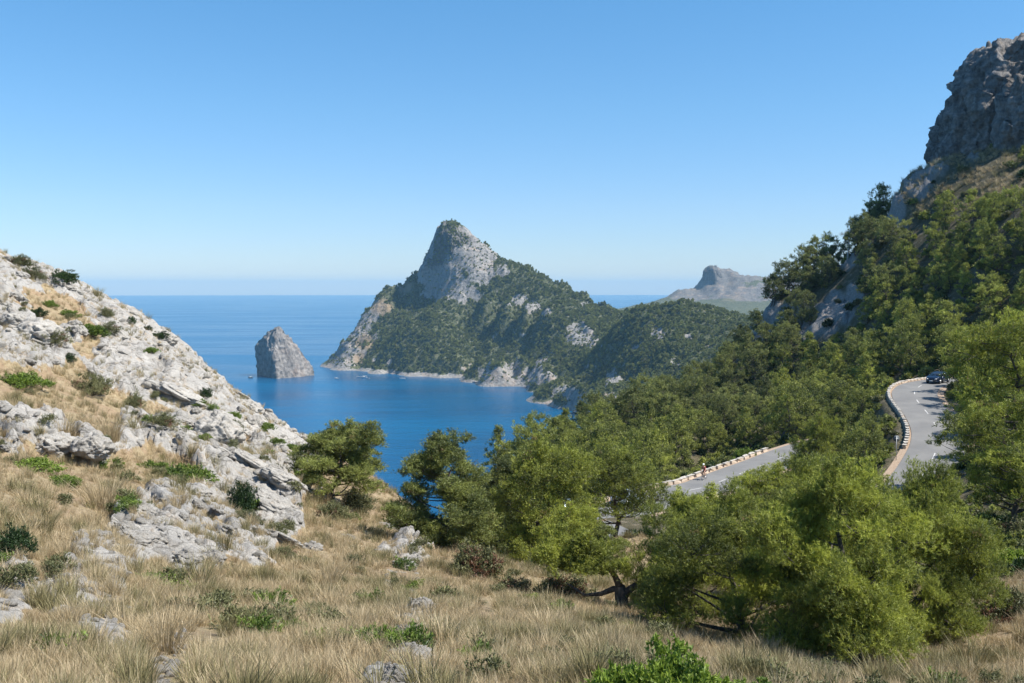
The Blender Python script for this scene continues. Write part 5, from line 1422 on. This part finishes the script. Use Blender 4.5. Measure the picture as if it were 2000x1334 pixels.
# ------------------------------------------------------------------ cars
GLASS = NT('car_glass').set(Base_Color=(0.02, 0.025, 0.03), Roughness=0.06, Specular_IOR_Level=0.6)
TYRE = plain('tyre', (0.02, 0.02, 0.02), 0.85)
RIM = plain('rim', (0.45, 0.46, 0.47), 0.35, 0.8)
LAMP = NT('lamp_glass').set(Base_Color=(0.75, 0.77, 0.78), Roughness=0.15)
TAIL = NT('tail_glass').set(Base_Color=(0.40, 0.02, 0.02), Roughness=0.2)
TRIM = plain('dark_trim', (0.025, 0.025, 0.027), 0.6)
PLATE = plain('number_plate', (0.7, 0.7, 0.66), 0.5)
def car(label, paint, loc, rotz, group=None, scale=1.0):
    """hatchback, nose towards +Y"""
    t = NT('car_paint'); PAINT = t.set(Base_Color=paint, Roughness=0.25, Metallic=0.25, Coat_Weight=0.6)
    r = thing('parked_car' if group else 'car', label, 'car', loc, rotz, group, scale)
    # cross sections along the length: (y, half width, sill, belt, roof or bonnet height)
    st = [(-2.02, .72, .42, .80, .86), (-1.90, .80, .30, .88, 1.12), (-1.55, .85, .24, .92, 1.40), (-0.9, .87, .22, .94, 1.47), (0.0, .88, .22, .93, 1.46), (0.55, .88, .22, .92, 1.30), (1.05, .87, .22, .90, .97), (1.55, .84, .24, .84, .88), (1.92, .76, .30, .68, .74), (2.05, .66, .40, .58, .62)]
    prof = []
    for (y, w, s, b, h) in st:
        wr = w * (0.76 if h > 1.05 else 0.93)
        prof.append([(-w * .92, y, s), (-w, y, s + .18), (-w, y, (s + b) / 2 + .06), (-w * .985, y, b), (-wr, y, b + (h - b) * .86), (-wr * .82, y, h), (0, y, h + .025), (wr * .82, y, h), (wr, y, b + (h - b) * .86), (w * .985, y, b), (w, y, (s + b) / 2 + .06), (w, y, s + .18), (w * .92, y, s)])
    P = np.array(prof); n, m = P.shape[:2]
    f = grid_faces(n, m)
    caps = [np.array([list(range(m))]), np.array([[(n - 1) * m + k for k in range(m)][::-1]])]
    bottom = np.array([[i * m, (i + 1) * m, (i + 1) * m + m - 1, i * m + m - 1] for i in range(n - 1)])
    link('body', mesh_np('body', P.reshape(-1, 3), [np.concatenate([f, bottom])] + caps, None, True, PAINT), r)
    def quad(nm, pts, mat, parent=r, th=0.012):
        pts = np.array(pts, float); nn = np.cross(pts[1] - pts[0], pts[3] - pts[0]); nn /= np.linalg.norm(nn)
        co = np.vstack([pts + nn * th, pts - nn * 0.02])
        k = [(0, 1, 2, 3), (7, 6, 5, 4), (0, 4, 5, 1), (1, 5, 6, 2), (2, 6, 7, 3), (3, 7, 4, 0)]
        return link(nm, mesh_np(nm, co, np.array(k), None, False, mat), parent)
    quad('windscreen', [(-.74, 1.03, .975), (.74, 1.03, .975), (.58, .50, 1.345), (-.58, .50, 1.345)], GLASS)
    quad('rear_window', [(.66, -1.86, 1.0), (-.66, -1.86, 1.0), (-.54, -1.58, 1.37), (.54, -1.58, 1.37)], GLASS)
    for sgn in (-1, 1):
        for (ya, yb, yc, yd) in ((-.02, .86, .50, -.02), (-1.0, -.10, -.10, -1.0), (-1.62, -1.08, -1.08, -1.46)):
            pts = [(sgn * .872, ya, .965), (sgn * .872, yb, .965), (sgn * .70, yc, 1.36), (sgn * .70, yd, 1.36)]
            quad('side_window', pts if sgn > 0 else pts[::-1], GLASS)
        for y in (-1.25, 1.28):
            w = link('wheel', mesh_np('wheel', *tube([(-.10, 0, 0), (-.08, 0, 0), (.08, 0, 0), (.10, 0, 0)], [.28, .315, .315, .28], 20), None, True, TYRE), r, (sgn * .80, y, .315))
            link('rim', mesh_np('rim', *tube([(0, 0, 0), (sgn * .112, 0, 0)], [.19, .17], 14), None, False, RIM), w)
        link('headlight', mesh_np('headlight', *box((sgn * .56, 1.96, .62), (.26, .16, .13), sgn * -.35), None, False, LAMP), r)
        link('tail_light', mesh_np('tail_light', *box((sgn * .68, -1.93, .84), (.14, .14, .22)), None, False, TAIL), r)
        link('mirror', mesh_np('mirror', *box((sgn * .98, .72, .98), (.18, .09, .13)), None, False, PAINT), r)
        link('door', mesh_np('door', *box((sgn * .884, .36, .60), (.012, .92, .58)), None, False, PAINT), r)
    link('bumper', mesh_np('bumper', *box((0, 2.02, .36), (1.25, .12, .16)), None, False, TRIM), r)
    link('grille', mesh_np('grille', *box((0, 2.035, .52), (.55, .05, .08)), None, False, TRIM), r)
    link('number_plate', mesh_np('number_plate', *box((0, 2.085, .38), (.5, .02, .11)), None, False, PLATE), r)
    return r
def on_road(L, px, py, Y, off):
    i = nearest_i(L, at(px, py, Y)); t, s = side(L)
    return (L[i, 0] + s[i, 0] * off, L[i, 1] + s[i, 1] * off, L[i, 2] + 0.03), math.atan2(t[i, 1], t[i, 0]) - math.pi / 2
cl_, ca_ = on_road(UPPER_L, 1824, 746, 138.5, -0.6)
car('dark blue hatchback coming round the upper bend', (0.012, 0.022, 0.045), cl_, ca_, None, 1.05)
cl_, ca_ = on_road(LOWER_L, 1242, 987, 97, -1.4)
car('silver blue car parked by the parapet behind the parasol pine', (0.42, 0.50, 0.58), cl_, ca_ + math.pi, 'cars by the lower parapet')
cl_, ca_ = on_road(LOWER_L, 1130, 1013, 91, -2.2)
car('pale blue car nose out at the left of the pull-in', (0.50, 0.60, 0.72), cl_, ca_ + 0.5, 'cars by the lower parapet')

# ------------------------------------------------------------------ cyclist
RUB = TYRE
FRAME = plain('bike_frame', (0.03, 0.03, 0.035), 0.4)
bl, ba = on_road(LOWER_L, 1404, 940, 108.5, -1.9)
bk = thing('bicycle', 'black racing bicycle ridden along the parapet', 'bicycle', bl, ba + math.pi)
def wheel(y):
    th = np.linspace(0, 2 * math.pi, 25)[:-1]
    ring = np.stack([np.zeros(24), np.cos(th) * .325, np.sin(th) * .325], -1)
    ring = np.vstack([ring, ring[:1]])
    w = link('wheel', mesh_np('wheel', *tube(ring, 0.016, 6, False), None, True, RUB), bk, (0, y, .34))
    sp = [tube([(0, 0, 0), (0, math.cos(a) * .32, math.sin(a) * .32)], 0.0025, 3, False) for a in np.linspace(0, 2 * math.pi, 15)[:-1]]
    link('spokes', mesh_np('spokes', *join(sp), None, False, RIM), w)
wheel(-.5); wheel(.5)
fr = [tube(p, 0.018, 6) for p in ([(0, -.5, .34), (0, -.08, .29), (0, .36, .84)], [(0, -.5, .34), (0, -.18, .80)], [(0, -.08, .29), (0, -.2, .92)], [(0, -.18, .80), (0, .36, .84)], [(0, .36, .90), (0, .5, .34)])]
link('frame', mesh_np('frame', *join(fr), None, True, FRAME), bk)
link('saddle', mesh_np('saddle', *box((0, -.21, .95), (.13, .26, .05), 0, .3), None, False, TRIM), bk)
link('handlebar', mesh_np('handlebar', *tube([(-.2, .52, .82), (-.2, .5, .93), (-.2, .40, .96), (.2, .40, .96), (.2, .5, .93), (.2, .52, .82)], 0.014, 6), None, True, TRIM), bk)
link('crank', mesh_np('crank', *join([tube([(.09, -.08, .29), (.09, .06, .20)], .012, 5), tube([(-.09, -.08, .29), (-.09, -.22, .38)], .012, 5), tube([(-.1, -.08, .29), (.1, -.08, .29)], .02, 6)]), None, True, RIM), bk)

def skinned(name, verts, edges, radii, mat, parent, subs=2):
    me = bpy.data.meshes.new(name)
    me.from_pydata([Vector(v) for v in verts], edges, [])
    o = link(name, me, parent)
    md = o.modifiers.new('skin', 'SKIN'); md.use_smooth_shade = True
    if not me.skin_vertices: me.skin_vertices.new()
    for k, rr in enumerate(radii):
        me.skin_vertices[0].data[k].radius = (rr, rr) if not hasattr(rr, '__len__') else rr
    me.skin_vertices[0].data[0].use_root = True
    sb = o.modifiers.new('smooth', 'SUBSURF'); sb.levels = 1; sb.render_levels = subs
    me.materials.append(mat)
    return o
SKIN = plain('skin', (0.50, 0.30, 0.21), 0.6)
JERSEY = plain('jersey', (0.30, 0.022, 0.035), 0.8)
SHORTS = plain('shorts', (0.015, 0.015, 0.018), 0.8)
HELM = plain('helmet', (0.75, 0.75, 0.76), 0.4)
HAIR = plain('hair', (0.04, 0.025, 0.015), 0.8)
pr = thing('person', 'cyclist in a dark red jersey and pale helmet leaning on the handlebar', 'person', bl, ba + math.pi)
V = [(0, -.20, 1.02), (0, -.12, 1.20), (0, .02, 1.38), (0, .12, 1.48), (0, .17, 1.56), (0, .21, 1.66), (0, .21, 1.73),       # pelvis .. head
     (-.17, .07, 1.42), (-.25, .20, 1.20), (-.20, .40, 1.00), (-.2, .47, .96),
     (.17, .07, 1.42), (.25, .20, 1.20), (.20, .40, 1.00), (.2, .47, .96),
     (-.10, -.18, .98), (-.11, .16, .74), (-.10, -.14, .42), (-.10, -.18, .40), (-.1, -.05, .36),
     (.10, -.18, .98), (.11, .20, .66), (.10, .02, .26), (.10, .0, .22), (.1, .15, .19)]
E = [(0, 1), (1, 2), (2, 3), (3, 4), (4, 5), (5, 6), (3, 7), (7, 8), (8, 9), (9, 10), (3, 11), (11, 12), (12, 13), (13, 14), (0, 15), (15, 16), (16, 17), (17, 18), (18, 19), (0, 20), (20, 21), (21, 22), (22, 23), (23, 24)]
RD = [.125, .125, .14, .10, .055, .09, .075, .06, .045, .035, .035, .06, .045, .035, .035, .095, .06, .045, .045, .035, .095, .06, .045, .045, .035]
skinned('body', V, E, RD, SKIN, pr)
skinned('jersey', [V[1], V[2], V[3], (-.16, .07, 1.42), (-.21, .14, 1.30), (.16, .07, 1.42), (.21, .14, 1.30), (0, -.17, 1.08)], [(7, 0), (0, 1), (1, 2), (2, 3), (3, 4), (2, 5), (5, 6)], [.145, .16, .115, .075, .062, .075, .062, .14], JERSEY, pr)
skinned('shorts', [(0, -.21, 1.02), (-.10, -.18, .98), (-.107, .02, .85), (.10, -.18, .98), (.107, .06, .80)], [(0, 1), (1, 2), (0, 3), (3, 4)], [.14, .11, .085, .11, .085], SHORTS, pr)
hm_ = bmesh.new(); bmesh.ops.create_uvsphere(hm_, u_segments=16, v_segments=10, radius=1.0)
for v in hm_.verts: v.co = Vector((v.co.x * .105, v.co.y * .145, max(v.co.z, -.15) * .10))
hme = bpy.data.meshes.new('helmet'); hm_.to_mesh(hme); hm_.free(); hme.materials.append(HELM)
link('helmet', hme, pr, (0, .20, 1.745), (R(-12), 0, 0))
for sx_ in (-1, 1):
    link('shoe', mesh_np('shoe', *box((sx_ * .1, .08 if sx_ > 0 else -.12, .17 if sx_ > 0 else .345), (.085, .26, .09), 0, .25), None, False, HELM), pr)

# ------------------------------------------------------------------ boats
HULL = plain('boat_hull', (0.72, 0.72, 0.70), 0.4)
HULLD = plain('boat_hull_dark', (0.06, 0.07, 0.09), 0.5)
DECK = plain('boat_deck', (0.55, 0.50, 0.42), 0.6)
def boat(label, px, py, L_, rotz, hull, cabin=True, group='small boats off the headland'):
    p = atz(px, py, 0.0)
    r = thing('motor_boat', label, 'boat', (p[0], p[1], 0.0), rotz, group, L_ / 6.0)
    st = [(-3, .95, .0), (-1.5, 1.08, -.02), (0.5, 1.05, .0), (1.8, .75, .10), (2.6, .36, .22), (3.1, .04, .34)]
    P = np.array([[(-w, y, .75 + u), (-w * .82, y, .1 + u), (0, y, -.25 + u * 1.5), (w * .82, y, .1 + u), (w, y, .75 + u)] for (y, w, u) in st])
    f = grid_faces(len(st), 5)
    link('hull', mesh_np('hull', P.reshape(-1, 3), [f, np.array([[0, 1, 2, 3, 4]])], None, True, hull), r)
    D = np.array([[(-w * .95, y, .68 + u), (w * .95, y, .68 + u)] for (y, w, u) in st])
    link('deck', mesh_np('deck', D.reshape(-1, 3), grid_faces(len(st), 2), None, False, DECK), r)
    if cabin:
        c = link('cabin', mesh_np('cabin', *box((0, .4, 1.15), (1.3, 2.0, .95), 0, .22), None, False, HULL), r)
        link('window', mesh_np('window', *box((0, .55, 1.28), (1.22, 1.9, .26), 0, .05), None, False, GLASS), c)
        link('canopy', mesh_np('canopy', *box((0, -1.5, 1.75), (1.5, 1.5, .06)), None, False, HULL), r)
    link('outboard', mesh_np('outboard', *box((0, -3.15, .75), (.35, .35, .8), 0, .2), None, False, TRIM), r)
    return r
boat('white motor boat nearest the islet\'s right side', 657, 740, 9, 1.2, HULL)
boat('largest white motor boat of the pair off the headland', 711, 738, 14, 1.5, HULL)
boat('small open boat moored left of the largest one', 700, 736, 8, 1.1, HULL, False)
boat('little dinghy right of the largest boat', 721, 739, 5, 0.4, HULL, False)
boat('low white boat off the pale shore ledge', 786, 740, 12, 1.6, HULL, False)
boat('dark small boat left of the islet\'s foot', 489, 738, 10, 1.4, HULLD)

# ------------------------------------------------------------------ dead trees
def dead(label, px, py, Y, H, seed, lean=0.3, twigs=True):
    rs = np.random.RandomState(seed)
    b = foot(px, py, Y, 0.1)
    sp = np.array([(0, 0, -.3), (0.05, 0, H * .2), (lean * .3 * H, .05, H * .5), (lean * .35 * H, .1, H * .8), (lean * H, .1, H)])
    parts = [tube(sp, H * np.array([.05, .042, .034, .024, .01]), 8)]
    for i in range(9):
        k = rs.uniform(.45, .98); s = np.array([np.interp(k * H, sp[:, 2], sp[:, j]) for j in range(3)])
        d = unit(rs.normal(size=3) + (0, 0, .5)) * H * rs.uniform(.25, .5)
        parts.append(tube(bend(s, s + d, rs, .12), np.linspace(H * .014, H * .003, 6), 5, False))
    t = thing('dead_tree', label, 'dead tree', b)
    link('trunk', mesh_np('dead_trunk', *join(parts), None, True, BARK_PALE), t)
    if twigs:
        n_ = unit(rs.normal(size=(60, 3)) + (0, 0, .4)); pos = np.array((lean * H * .8, 0, H * 1.0)) + n_ * rs.uniform(.3, 1, size=(60, 1)) * (H * .5, H * .4, H * .28)
        co, f, T = needles(rs, pos, n_, np.full(60, .5), 8, 6, np.full(60, .3), .4, .5, .022)
        link('twigs', mesh_np('dead_twigs', co, f, dict(tint=T), False, TWIGS), t)
    return t
dead('dead grey tree with white trunk high on the rocky shoulder', 1655, 528, 243, 5.6, 901, .15)
dead('bleached dead snag leaning among green pines by the lower road', 1598, 885, 112, 4.6, 902, -.4, False)

# ------------------------------------------------------------------ labels that would be shared by a few: tell them apart by distance
_by = {}
for o in S.objects:
    if o.parent is None and o.get('category') and o.get('label'): _by.setdefault(o['label'], []).append(o)
for lab, os_ in _by.items():
    if 2 <= len(os_) <= 4:
        os_.sort(key=lambda o: o.location.y)
        for k, o in enumerate(os_):
            o['label'] = lab + ', ' + {2: ('nearer', 'farther'), 3: ('nearest', 'between', 'farthest'), 4: ('nearest', 'second nearest', 'third nearest', 'farthest')}[len(os_)][k]
# ------------------------------------------------------------------ the air over the sea
hm = bpy.data.materials.new('haze'); hm.use_nodes = True
hn = hm.node_tree; hn.nodes.remove(hn.nodes['Principled BSDF'])
pv = hn.nodes.new('ShaderNodeVolumePrincipled')
pv.inputs['Color'].default_value = (0.40, 0.72, 1.0, 1)
pv.inputs['Density'].default_value = 5.0e-5
pv.inputs['Anisotropy'].default_value = 0.0
hn.links.new(pv.outputs['Volume'], hn.nodes['Material Output'].inputs['Volume'])
hco, hf = box((0, 0, 173), (50400, 50400, 354))
hz = link('haze', mesh_np('haze', hco, hf, None, False, hm))
tag(hz, 'thin blue summer haze over the bay', kind='stuff')
